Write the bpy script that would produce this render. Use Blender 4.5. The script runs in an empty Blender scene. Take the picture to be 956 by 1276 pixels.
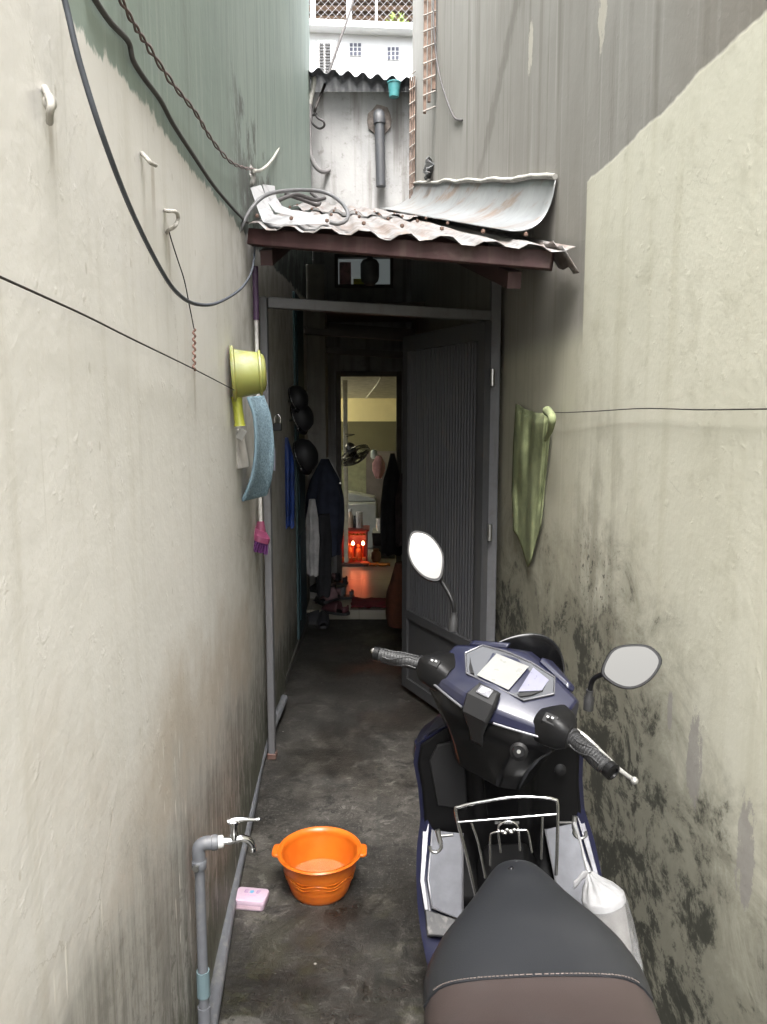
import bpy, bmesh, math, random
from mathutils import Vector, Matrix, noise as mnoise
R = math.radians
PI = math.pi
random.seed(7)
sc = bpy.context.scene
col = sc.collection

# ------------------------------------------------------------------ camera
PITCH = math.atan(123 / 958)
CP, SP = math.cos(PITCH), math.sin(PITCH)
EYE = 1.68
cam_d = bpy.data.cameras.new('camera')
cam = bpy.data.objects.new('camera', cam_d)
col.objects.link(cam)
cam.location = (0, 0, EYE)
cam.rotation_euler = (PI / 2 - PITCH, 0, 0)
cam_d.sensor_fit = 'VERTICAL'
cam_d.sensor_height = 24
cam_d.lens = 24 * 958 / 1276
cam_d.clip_start = 0.02
cam_d.clip_end = 500
sc.camera = cam

# ------------------------------------------------------------------ daylight
SUN_EL, SUN_AZ = 62, 188
world = bpy.data.worlds.new('World')
sc.world = world
world.use_nodes = True
wn = world.node_tree
bg = wn.nodes['Background']
sky = wn.nodes.new('ShaderNodeTexSky')
sky.sky_type = 'NISHITA'
sky.sun_disc = False
sky.sun_elevation = R(SUN_EL)
sky.sun_rotation = R(SUN_AZ)
sky.air_density = 1.0
sky.dust_density = 6.0
sky.ozone_density = 1.0
hs = wn.nodes.new('ShaderNodeHueSaturation')      # overcast: the cloud cover greys the blue
hs.inputs['Saturation'].default_value = 0.22
wn.links.new(sky.outputs[0], hs.inputs['Color'])
wn.links.new(hs.outputs[0], bg.inputs[0])
bg.inputs[1].default_value = 0.15

sun_d = bpy.data.lights.new('sun', 'SUN')
sun_d.energy = 1.1
sun_d.angle = R(40)
sun_d.color = (1.0, 0.97, 0.92)
sun = bpy.data.objects.new('sun', sun_d)
col.objects.link(sun)
_sd = Vector((math.sin(R(SUN_AZ)) * math.cos(R(SUN_EL)), math.cos(R(SUN_AZ)) * math.cos(R(SUN_EL)), math.sin(R(SUN_EL))))
sun.rotation_euler = _sd.to_track_quat('Z', 'Y').to_euler()
sun.location = (0, -2, 12)

sc.view_settings.view_transform = 'Standard'
sc.view_settings.look = 'None'
sc.view_settings.gamma = 1
sc.view_settings.use_curve_mapping = False
sc.view_settings.exposure = 3.0
sc.cycles.max_bounces = 9
sc.cycles.diffuse_bounces = 5
sc.cycles.glossy_bounces = 4
sc.cycles.caustics_reflective = False
sc.cycles.caustics_refractive = False
sc.cycles.sample_clamp_indirect = 6
sc.cycles.use_denoising = True

# ------------------------------------------------------------------ where a sight line meets the place
def _ray(u, v):
    w = v - 638
    y = 958 * CP - w * SP
    return (u - 478) / y, (-w * CP - 958 * SP) / y
def at(u, v, d):
    a, b = _ray(u, v)
    return Vector((a * d, d, EYE + b * d))
def on_floor(u, v, z=0.0):
    a, b = _ray(u, v)
    d = (z - EYE) / b
    return Vector((a * d, d, z))
def on_left(u, v, off=0.0):
    a, b = _ray(u, v)
    d = (-0.397 + off) / (a + 0.0515)
    return Vector((a * d, d, EYE + b * d))
def on_right(u, v, off=0.0):
    a, b = _ray(u, v)
    d = (0.94 - off) / (a + 0.0936)
    return Vector((a * d, d, EYE + b * d))
def lx(d):
    return -0.397 - 0.0515 * d if d < 3.6 else -0.5824 - 0.0196 * (d - 3.6)
def rx(d):
    return 0.94 - 0.0936 * d

# ------------------------------------------------------------------ materials
class G:
    def __init__(s, name, rough=0.7, metal=0.0, spec=0.5):
        s.m = bpy.data.materials.new(name)
        s.m.use_nodes = True
        s.nt = s.m.node_tree
        s.b = s.nt.nodes['Principled BSDF']
        s.b.inputs['Roughness'].default_value = rough
        s.b.inputs['Metallic'].default_value = metal
        s.b.inputs['Specular IOR Level'].default_value = spec
        s._p = None
    def n(s, t, **k):
        x = s.nt.nodes.new(t)
        for a, b in k.items(): setattr(x, a, b)
        return x
    def put(s, sock, v):
        if hasattr(v, 'is_output') or isinstance(v, bpy.types.NodeSocket):
            s.nt.links.new(v, sock)
        elif isinstance(v, (tuple, list)) and len(v) == 3 and sock.type == 'RGBA':
            sock.default_value = (*v, 1)
        else:
            sock.default_value = v
    def pos(s):
        if s._p is None: s._p = s.n('ShaderNodeNewGeometry').outputs['Position']
        return s._p
    def obj(s):
        return s.n('ShaderNodeTexCoord').outputs['Object']
    def sep(s, v):
        x = s.n('ShaderNodeSeparateXYZ'); s.put(x.inputs[0], v)
        return x.outputs
    def scl(s, v, k, off=(0, 0, 0)):
        x = s.n('ShaderNodeVectorMath', operation='MULTIPLY_ADD')
        s.put(x.inputs[0], v); x.inputs[1].default_value = k if isinstance(k, tuple) else (k, k, k); x.inputs[2].default_value = off
        return x.outputs[0]
    def noise(s, v, scale=5, detail=4, rough=0.55, dist=0.0):
        x = s.n('ShaderNodeTexNoise')
        s.put(x.inputs['Vector'], v)
        x.inputs['Scale'].default_value = scale; x.inputs['Detail'].default_value = detail
        x.inputs['Roughness'].default_value = rough; x.inputs['Distortion'].default_value = dist
        return x.outputs[0]
    def voro(s, v, scale=5, feature='F1'):
        x = s.n('ShaderNodeTexVoronoi', feature=feature)
        s.put(x.inputs['Vector'], v); x.inputs['Scale'].default_value = scale
        return x.outputs[0]
    def add_v(s, v, w, k):
        x = s.n('ShaderNodeVectorMath', operation='MULTIPLY_ADD')
        s.put(x.inputs[0], w); x.inputs[1].default_value = (k, k, k); s.put(x.inputs[2], v)
        return x.outputs[0]
    def math(s, op, a, b=0.0, clamp=False):
        x = s.n('ShaderNodeMath', operation=op, use_clamp=clamp)
        s.put(x.inputs[0], a); s.put(x.inputs[1], b)
        return x.outputs[0]
    def add(s, a, b): return s.math('ADD', a, b)
    def sub(s, a, b): return s.math('SUBTRACT', a, b)
    def mul(s, a, b): return s.math('MULTIPLY', a, b)
    def ss(s, x, a, b):
        if a > b: return s.sub(1.0, s.ss(x, b, a))
        k = s.n('ShaderNodeMapRange', interpolation_type='SMOOTHSTEP')
        s.put(k.inputs[0], x); k.inputs[1].default_value = a; k.inputs[2].default_value = b
        return k.outputs[0]
    def mix(s, f, a, b):
        x = s.n('ShaderNodeMix', data_type='RGBA')
        s.put(x.inputs[0], f); s.put(x.inputs[6], a); s.put(x.inputs[7], b)
        return x.outputs[2]
    def bump(s, h, strength=0.3, dist=0.01):
        x = s.n('ShaderNodeBump')
        s.put(x.inputs['Height'], h); x.inputs['Strength'].default_value = strength; x.inputs['Distance'].default_value = dist
        s.nt.links.new(x.outputs[0], s.b.inputs['Normal'])
    def color(s, c): s.put(s.b.inputs['Base Color'], c)
    def rough(s, r): s.put(s.b.inputs['Roughness'], r)

def plain(name, c, rough=0.6, metal=0.0, var=0.18, scale=14, bump=0.0, bscale=60, coat=0.0, spec=0.5, rvar=0.1):
    g = G(name, rough, metal, spec)
    v = g.obj()
    f = g.noise(v, scale, 5, 0.6)
    lo = tuple(max(0, x * (1 - var)) for x in c); hi = tuple(min(1, x * (1 + var)) for x in c)
    g.color(g.mix(g.ss(f, 0.3, 0.7), lo, hi))
    if rvar:
        g.rough(g.math('ADD', g.mul(g.noise(v, scale * 2.3, 4), rvar * 2), rough - rvar, True))
    if bump: g.bump(g.noise(v, bscale, 4), bump, 0.004)
    if coat:
        g.b.inputs['Coat Weight'].default_value = coat; g.b.inputs['Coat Roughness'].default_value = 0.12
    return g.m

def grimy(name, c, dirt, amount=0.5, rough=0.6, metal=0.0, scale=6, streak=True, bump=0.15):
    g = G(name, rough, metal)
    v = g.obj()
    a = g.noise(v, scale, 6, 0.65, 0.4)
    k = g.ss(a, 0.62 - amount * 0.3, 0.72)
    if streak:
        st = g.noise(g.scl(v, (1, 1, 0.12)), scale * 4, 4)
        k = g.math('MAXIMUM', k, g.mul(g.ss(st, 0.52, 0.72), 0.7))
    k = g.mul(k, amount * 1.4)
    f = g.noise(v, scale * 7, 3)
    base = g.mix(f, tuple(x * 0.85 for x in c), tuple(min(1, x * 1.12) for x in c))
    g.color(g.mix(k, base, dirt))
    g.rough(g.math('ADD', g.mul(k, 0.25), rough, True))
    if bump: g.bump(g.noise(v, scale * 9, 4), bump, 0.003)
    return g.m

def glow(name, c, strength):
    g = G(name, 0.5)
    g.color(c)
    g.put(g.b.inputs['Emission Color'], c)
    g.b.inputs['Emission Strength'].default_value = strength
    return g.m

# -- the two alley walls
def left_wall_mat():
    g = G('left_wall_paint', 0.75)
    P = g.pos(); X, Y, Z = g.sep(P)
    big = g.noise(P, 0.9, 5, 0.6, 0.3); fine = g.noise(P, 9, 5, 0.6); fine2 = g.noise(P, 60, 3)
    stk = g.noise(g.scl(P, (1, 9, 0.5)), 1.5, 5, 0.6); stk2 = g.noise(g.scl(P, (1, 34, 0.8)), 1.3, 5, 0.62)
    cream = g.mix(g.ss(big, 0.3, 0.7), (0.695, 0.678, 0.645), (0.765, 0.748, 0.715))
    cream = g.mix(g.mul(g.ss(stk, 0.5, 0.75), 0.28), cream, (0.50, 0.47, 0.39))
    cream = g.mix(g.mul(g.ss(stk2, 0.58, 0.75), 0.22), cream, (0.35, 0.34, 0.28))
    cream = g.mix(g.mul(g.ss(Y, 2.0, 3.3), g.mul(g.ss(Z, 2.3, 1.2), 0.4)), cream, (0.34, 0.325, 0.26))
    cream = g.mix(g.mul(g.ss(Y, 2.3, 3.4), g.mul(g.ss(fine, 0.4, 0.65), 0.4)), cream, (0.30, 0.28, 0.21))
    # grey splashed zone at the foot
    h = g.sub(1.02, g.mul(Y, 0.13))
    e = g.add(g.sub(h, Z), g.mul(g.sub(g.noise(P, 3.0, 6, 0.65), 0.5), 0.7))
    spot = g.noise(P, 11, 8, 0.74, 0.3)
    cream = g.mix(g.mul(g.ss(e, -0.2, 0.22), 0.85), cream, g.mix(g.ss(g.add(g.mul(stk2, .5), g.mul(spot, .5)), .40, .60), (0.155, 0.145, 0.12), (0.38, 0.365, 0.325)))
    cream = g.mix(g.mul(g.ss(e, 0.0, 0.4), g.mul(g.ss(spot, .52, .64), .7)), cream, (0.075, 0.07, 0.055))
    # ochre tide mark above it
    e2 = g.mul(g.ss(e, -0.42, -0.12), g.ss(e, 0.1, -0.1))
    cream = g.mix(g.mul(e2, g.mul(g.ss(big, 0.35, 0.65), 0.5)), cream, (0.40, 0.31, 0.21))
    # green and black growth next to the floor
    m = g.add(g.sub(0.34, Z), g.mul(g.sub(g.noise(g.scl(P, (1, 2.2, 1)), 5, 9, 0.76, 0.5), 0.5), 1.25))
    cream = g.mix(g.mul(g.ss(m, -0.02, 0.18), 0.8), cream, g.mix(fine, (0.05, 0.055, 0.035), (0.13, 0.135, 0.085)))
    m2 = g.mul(g.ss(g.noise(g.scl(P, (1, 4, 0.8)), 7, 9, 0.78), 0.50, 0.60), g.ss(g.add(Z, g.mul(g.sub(big, .5), .6)), 0.62, 0.1))
    cream = g.mix(g.mul(m2, 0.8), cream, (0.06, 0.055, 0.045))
    # scratches
    w = g.voro(g.scl(P, (6, 42, 6.0), (0.3, 0.2, 0.1)), 1.0)
    s1 = g.mul(g.ss(w, 0.20, 0.13), g.mul(g.ss(Z, 1.25, 0.8), g.ss(g.noise(P, 2.2, 2), 0.46, 0.56)))
    cream = g.mix(g.mul(s1, 0.85), cream, (0.80, 0.77, 0.70))
    w2 = g.ss(g.voro(g.scl(P, (5, 16, 9), (1.3, 0.2, 0.1)), 1.0), 0.1, 0.06)
    cream = g.mix(g.mul(w2, 0.3), cream, (0.30, 0.27, 0.2))
    # old green render above the painted height
    ck = g.mul(g.ss(g.voro(g.add_v(P, g.noise(P, 3, 6, .7), .16), 0.7, 'DISTANCE_TO_EDGE'), 0.0016, 0.0004), g.ss(g.noise(P, 1.3, 3), 0.5, 0.58))
    cream = g.mix(g.mul(ck, 0.45), cream, (0.30, 0.27, 0.22))
    for u_, v_, l_ in ((64, 150, .10), (190, 208, .16), (210, 288, .22), (242, 462, .18)):
        q_ = on_left(u_, v_)
        dr = g.mul(g.ss(g.math('ABSOLUTE', g.add(g.sub(Y, q_.y), g.mul(g.sub(stk2, .5), .05))), 0.022, 0.002), g.mul(g.ss(Z, q_.z + .02, q_.z), g.ss(Z, q_.z - l_, q_.z - .02)))
        cream = g.mix(g.mul(dr, 0.5), cream, (0.30, 0.25, 0.19))
    gr = g.mix(g.ss(big, 0.3, 0.7), (0.225, 0.285, 0.25), (0.28, 0.34, 0.30))
    gr = g.mix(g.mul(g.ss(stk2, 0.50, 0.7), 0.3), gr, (0.40, 0.45, 0.43))
    gr = g.mix(g.mul(g.ss(stk, 0.52, 0.72), 0.4), gr, (0.14, 0.17, 0.145))
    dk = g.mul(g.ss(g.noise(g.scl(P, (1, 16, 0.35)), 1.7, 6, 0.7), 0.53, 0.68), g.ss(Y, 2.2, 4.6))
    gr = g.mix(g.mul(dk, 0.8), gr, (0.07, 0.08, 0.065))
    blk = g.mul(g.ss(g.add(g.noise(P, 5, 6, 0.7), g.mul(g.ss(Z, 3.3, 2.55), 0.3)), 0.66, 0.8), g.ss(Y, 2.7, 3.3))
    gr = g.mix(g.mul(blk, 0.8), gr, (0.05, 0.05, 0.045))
    edge = g.add(g.sub(g.add(2.19, g.mul(Y, 0.065)), Z), g.add(g.mul(g.sub(g.noise(P, 5, 6, 0.7), 0.5), 0.12), g.mul(g.sub(stk2, 0.5), 0.035)))
    pm = g.ss(edge, -0.006, 0.006)
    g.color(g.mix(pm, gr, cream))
    trow = g.noise(g.scl(P, (1, 1.0, 1.6)), 3.2, 4, 0.5, 1.2); grit = g.ss(g.noise(P, 26, 4, 0.6), 0.6, 0.74)
    hgt = g.add(g.add(g.mul(fine, 0.55), g.mul(fine2, 0.10)), g.add(g.mul(pm, 0.12), g.add(g.mul(big, 0.6), g.mul(trow, 0.28))))
    hgt = g.add(hgt, g.mul(grit, 0.12))
    hgt = g.add(hgt, g.mul(s1, 0.08))
    g.bump(hgt, 0.20, 0.02)
    g.rough(g.math('ADD', g.mul(fine, 0.25), 0.5, True))
    return g.m

def right_wall_mat():
    g = G('right_wall_paint', 0.78)
    P = g.pos(); X, Y, Z = g.sep(P)
    big = g.noise(P, 1.0, 5, 0.6, 0.3); fine = g.noise(P, 8, 6, 0.62); fine2 = g.noise(P, 70, 3)
    stk = g.noise(g.scl(P, (1, 8, 0.45)), 1.5, 5, 0.6); stk2 = g.noise(g.scl(P, (1, 30, 0.7)), 1.3, 5, 0.62)
    c = g.mix(g.ss(big, 0.3, 0.7), (0.56, 0.545, 0.45), (0.635, 0.62, 0.525))
    c = g.mix(g.mul(g.ss(stk, 0.48, 0.72), 0.35), c, (0.44, 0.42, 0.31))
    c = g.mix(g.mul(g.ss(fine, 0.52, 0.68), 0.22), c, (0.30, 0.285, 0.20))
    # dirtier between the post and the thick paint
    near = g.ss(Y, 2.55, 2.85)
    c = g.mix(g.mul(near, 0.5), c, (0.30, 0.28, 0.20))
    c = g.mix(g.mul(near, g.mul(g.ss(stk2, 0.5, 0.68), 0.18)), c, (0.18, 0.165, 0.12))
    # smoky column where rain runs down from the flashing
    cl = g.mul(g.ss(g.math('ABSOLUTE', g.add(g.sub(Y, 2.52), g.mul(g.sub(big, .5), .5))), 0.32, 0.05), g.ss(Z, 2.0, 1.0))
    c = g.mix(g.mul(cl, g.mul(g.ss(g.add(g.mul(stk, .5), g.mul(fine, .5)), 0.40, 0.58), 0.6)), c, (0.15, 0.135, 0.10))
    ck = g.mul(g.ss(g.voro(g.add_v(P, g.noise(P, 3, 6, .7), .16), 0.7, 'DISTANCE_TO_EDGE'), 0.0014, 0.0004), g.ss(g.noise(P, 1.1, 3), 0.52, 0.6))
    c = g.mix(g.mul(ck, 0.35), c, (0.24, 0.22, 0.16))
    # black mould climbing from the floor
    mz = g.noise(g.scl(P, (1, 0.8, 1)), 5, 10, 0.74, 0.5); mz2 = g.noise(g.scl(P, (1, 0.9, 1)), 19, 8, 0.78)
    top = g.add(0.50, g.mul(g.ss(Y, 1.4, 2.3), 0.50))
    m = g.add(g.mul(g.sub(top, Z), 0.42), g.add(g.mul(g.sub(mz, 0.5), 1.1), g.mul(g.sub(mz2, 0.5), 0.5)))
    grey = g.mul(g.ss(g.add(g.mul(g.sub(g.add(top, 0.28), Z), 0.5), g.mul(g.sub(mz, 0.5), 0.6)), -0.05, 0.2), 0.8)
    c = g.mix(grey, c, g.mix(fine, (0.13, 0.125, 0.09), (0.26, 0.25, 0.19)))
    brk = g.ss(g.noise(g.scl(P, (1, 0.8, 0.9)), 7, 10, 0.78, 0.5), 0.45, 0.53)
    mk = g.mul(g.ss(m, 0.0, 0.16), g.add(0.16, g.mul(brk, 0.80)))
    c = g.mix(mk, c, g.mix(fine, (0.014, 0.015, 0.011), (0.06, 0.06, 0.045)))
    # speckled mould higher up
    sp = g.mul(g.ss(g.noise(P, 42, 5, 0.7), 0.56, 0.64), g.mul(g.ss(g.math('ABSOLUTE', g.sub(Y, 2.52)), 0.34, 0.05), g.ss(g.math('ABSOLUTE', g.sub(Z, 1.12)), 0.24, 0.03)))
    c = g.mix(g.mul(sp, 0.9), c, (0.05, 0.048, 0.04))
    # flaked paint with the grey-violet render showing
    def flake(y0, z0, ry, rz):
        dy = g.math('DIVIDE', g.sub(Y, y0), ry); dz = g.math('DIVIDE', g.sub(Z, z0), rz)
        d = g.add(g.mul(dy, dy), g.mul(dz, dz))
        return g.ss(g.add(d, g.mul(g.sub(g.noise(g.scl(P, (1, 2.6, 1)), 10, 9, 0.8), 0.5), 7.0)), 1.2, 0.95)
    fl = None
    for a in ((1.81, 0.83, 0.036, 0.11), (1.575, 0.73, 0.032, 0.11), (1.95, 0.90, 0.012, 0.05), (1.42, 0.48, 0.03, 0.06)):
        k = flake(*a); fl = k if fl is None else g.math('MAXIMUM', fl, k)
    c = g.mix(g.mul(fl, 0.72), c, g.mix(fine, (0.27, 0.25, 0.245), (0.34, 0.32, 0.31)))
    # grey unpainted render above
    gr = g.mix(g.ss(big, 0.3, 0.7), (0.235, 0.225, 0.205), (0.30, 0.29, 0.27))
    gr = g.mix(g.mul(g.ss(stk, 0.5, 0.7), 0.6), gr, (0.15, 0.14, 0.12))
    gr = g.mix(g.mul(g.ss(stk2, 0.52, 0.7), 0.5), gr, (0.37, 0.36, 0.34))
    band = g.ss(g.math('ABSOLUTE', g.add(g.sub(g.sub(Z, 3.35), g.mul(g.sub(Y, 3.9), -0.72)), g.mul(g.sub(fine, .5), .25))), 0.10, 0.03)
    gr = g.mix(g.mul(band, g.mul(g.ss(Z, 2.7, 3.2), 0.5)), gr, (0.12, 0.11, 0.095))
    gr = g.mix(g.mul(g.ss(Y, 2.35, 1.6), 0.55), gr, (0.17, 0.145, 0.115))
    gr = g.mix(g.mul(near, g.mul(g.ss(Z, 2.75, 2.2), 0.35)), gr, (0.20, 0.185, 0.145))
    bl = g.math('MAXIMUM', flake(2.62, 2.98, 0.035, 0.13), flake(3.45, 3.2, 0.03, 0.10))
    gr = g.mix(g.mul(bl, 0.7), gr, (0.52, 0.49, 0.42))
    wob = g.add(g.mul(g.sub(g.noise(P, 5, 5, 0.6), 0.5), 0.05), g.mul(g.sub(big, .5), .08))
    e1 = g.add(g.sub(g.sub(2.57, g.mul(Y, 0.045)), Z), wob)
    e1 = g.math('MINIMUM', e1, g.math('MAXIMUM', g.add(g.sub(2.71, Y), g.mul(wob, 0.12)), g.mul(g.sub(1.95, Z), 0.08)))
    pm = g.ss(e1, -0.006, 0.006)
    g.color(g.mix(pm, gr, c))
    grit = g.ss(g.noise(P, 24, 4, 0.6), 0.6, 0.74)
    hgt = g.add(g.add(g.mul(fine, 0.42), g.mul(fine2, 0.12)), g.add(g.mul(pm, 0.2), g.mul(big, 0.7)))
    hgt = g.add(hgt, g.mul(grit, 0.10))
    hgt = g.sub(hgt, g.add(g.mul(fl, 0.15), g.mul(mk, 0.12)))
    g.bump(hgt, 0.19, 0.02)
    return g.m

def floor_mat():
    g = G('alley_concrete', 0.6)
    P = g.pos(); X, Y, Z = g.sep(P)
    big = g.noise(P, 2.2, 7, 0.65, 0.6); mid = g.noise(P, 7, 8, 0.7, 0.4); fine = g.noise(P, 45, 5, 0.65)
    mid2 = g.noise(P, 13, 9, 0.78, 0.8); gr2 = g.noise(P, 95, 3, 0.6)
    c = g.mix(g.ss(big, 0.38, 0.62), (0.019, 0.017, 0.014), (0.052, 0.047, 0.041))
    c = g.mix(g.mul(g.ss(mid, 0.52, 0.66), 0.6), c, (0.095, 0.088, 0.077))
    c = g.mix(g.mul(g.ss(mid, 0.47, 0.36), 0.75), c, (0.014, 0.0135, 0.012))
    c = g.mix(g.mul(g.ss(fine, 0.55, 0.7), 0.4), c, (0.024, 0.022, 0.019))
    c = g.mix(g.mul(g.ss(mid2, 0.55, 0.62), g.mul(g.ss(big, .40, .6), 0.8)), c, (0.15, 0.142, 0.126))
    c = g.mix(g.mul(g.ss(mid2, 0.47, 0.40), 0.8), c, (0.008, 0.0075, 0.0065))
    c = g.mix(g.mul(g.ss(gr2, 0.56, 0.66), 0.35), c, (0.15, 0.145, 0.13))
    # moss
    nr = g.ss(Y, 2.9, 1.7)
    ms = g.mul(g.ss(g.add(g.noise(P, 4.3, 9, 0.76, 0.5), g.mul(g.ss(X, -0.15, -0.45), 0.07)), 0.52, 0.64), nr)
    c = g.mix(g.mul(ms, 0.65), c, g.mix(fine, (0.030, 0.033, 0.012), (0.085, 0.085, 0.036)))
    # dark seams of old patches
    se = g.ss(g.math('ABSOLUTE', g.add(g.sub(X, -0.02), g.mul(g.sub(mid, 0.5), 0.025))), 0.012, 0.003)
    se = g.math('MAXIMUM', se, g.ss(g.math('ABSOLUTE', g.add(g.sub(Y, 2.03), g.mul(g.sub(big, 0.5), 0.08))), 0.010, 0.002))
    c = g.mix(g.mul(se, g.mul(g.ss(big, .42, .58), 0.4)), c, (0.018, 0.024, 0.02))
    # pale cement patch by the tap
    dy = g.math('DIVIDE', g.sub(Y, 1.78), 0.19); dx = g.math('DIVIDE', g.sub(X, -0.40), 0.13)
    pt = g.ss(g.add(g.add(g.mul(dx, dx), g.mul(dy, dy)), g.mul(g.sub(mid, 0.5), 1.0)), 1.05, 0.9)
    c = g.mix(g.mul(pt, 0.85), c, g.mix(g.ss(mid, .3, .7), (0.12, 0.115, 0.10), (0.19, 0.18, 0.165)))
    c = g.mix(g.mul(pt, g.mul(g.ss(g.voro(P, 38), 0.22, 0.14), g.ss(mid, .46, .54))), c, (0.03, 0.03, 0.025))
    # tiny white chips
    wt = g.ss(g.voro(g.scl(P, 1.0, (0.13, 0.41, 0)), 11), 0.06, 0.04)
    c = g.mix(g.mul(wt, g.ss(g.noise(P, 3.1, 2), 0.5, 0.6)), c, (0.5, 0.48, 0.44))
    # shade of the roofed part, painted into the floor colour
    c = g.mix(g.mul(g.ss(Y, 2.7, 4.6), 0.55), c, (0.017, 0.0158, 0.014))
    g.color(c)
    wet = g.ss(g.noise(P, 1.9, 5, 0.6), 0.42, 0.62)
    wx = g.math('DIVIDE', g.sub(X, -0.22), 0.36); wy = g.math('DIVIDE', g.sub(Y, 2.12), 0.36)
    wd = g.ss(g.add(g.add(g.mul(wx, wx), g.mul(wy, wy)), g.mul(g.sub(mid, 0.5), 2.4)), 1.1, 0.7)
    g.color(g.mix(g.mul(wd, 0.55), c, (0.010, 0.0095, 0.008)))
    g.rough(g.sub(g.sub(0.72, g.mul(wet, 0.30)), g.mul(wd, 0.18)))
    g.bump(g.add(g.add(g.mul(mid2, 0.9), g.mul(fine, 0.4)), g.mul(big, 0.6)), 0.6, 0.012)
    return g.m

MT = {}
MT['wall_l'] = left_wall_mat()
MT['wall_r'] = right_wall_mat()
MT['floor'] = floor_mat()
MT['pvc'] = grimy('grey_pvc', (0.115, 0.12, 0.132), (0.26, 0.25, 0.22), 0.35, 0.45, scale=9)
MT['pvc_teal'] = grimy('teal_pvc', (0.115, 0.165, 0.18), (0.3, 0.3, 0.26), 0.3, 0.45)
MT['white_tape'] = plain('thread_tape', (0.5, 0.5, 0.49), 0.6)
MT['chrome'] = plain('chrome', (0.62, 0.62, 0.62), 0.17, 1.0, var=0.08, rvar=0.06)
MT['steel'] = plain('bare_steel', (0.42, 0.42, 0.41), 0.35, 1.0, var=0.15)
MT['gate_grey'] = grimy('gate_grey_paint', (0.055, 0.055, 0.058), (0.10, 0.09, 0.075), 0.3, 0.5, scale=5)
MT['post_grey'] = grimy('post_grey_paint', (0.115, 0.115, 0.12), (0.07, 0.06, 0.05), 0.35, 0.5, scale=7)
MT['red_steel'] = grimy('dark_red_steel', (0.045, 0.017, 0.017), (0.15, 0.12, 0.10), 0.22, 0.6, scale=5)
MT['black_plastic'] = plain('black_plastic', (0.012, 0.012, 0.014), 0.42, var=0.2)
MT['black_gloss'] = plain('gloss_black_plastic', (0.010, 0.010, 0.012), 0.2, var=0.2, rvar=0.08)
MT['rubber'] = plain('rubber', (0.018, 0.018, 0.019), 0.55, var=0.25, bump=0.3, bscale=220)
MT['cable_grey'] = plain('grey_cable', (0.055, 0.062, 0.075), 0.5)
MT['cable_dark'] = plain('dark_cable', (0.055, 0.05, 0.05), 0.6)
MT['cable_brown'] = plain('brown_twin_wire', (0.15, 0.105, 0.10), 0.6)
MT['cable_white'] = plain('dirty_white_wire', (0.40, 0.39, 0.35), 0.6)
MT['wire'] = plain('rusty_wire', (0.022, 0.018, 0.016), 0.7)
# ------------------------------------------------------------------ mesh helpers
def tag(o, label=None, cat=None, group=None, kind=None):
    if label: o['label'] = label
    if cat: o['category'] = cat
    if group: o['group'] = group
    if kind: o['kind'] = kind
    return o
def empty(name, loc, label, cat, group=None):
    o = bpy.data.objects.new(name, None)
    o.empty_display_size = 0.05
    col.objects.link(o); o.location = loc
    return tag(o, label, cat, group)
def smooth_path(pts, n=8, closed=False):
    pts = [Vector(p) for p in pts]
    if len(pts) < 3: return pts
    out = []
    N = len(pts)
    rng = range(N) if closed else range(N - 1)
    for i in rng:
        p0 = pts[(i - 1) % N] if closed or i > 0 else pts[i] * 2 - pts[i + 1]
        p1 = pts[i]; p2 = pts[(i + 1) % N]
        p3 = pts[(i + 2) % N] if closed or i + 2 < N else p2 * 2 - p1
        for k in range(n):
            t = k / n
            out.append(0.5 * ((2 * p1) + (p2 - p0) * t + (2 * p0 - 5 * p1 + 4 * p2 - p3) * t * t + (3 * p1 - p0 - 3 * p2 + p3) * t ** 3))
    if not closed: out.append(pts[-1])
    return out
def base_of(o):
    while o.parent: o = o.parent
    return o

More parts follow.
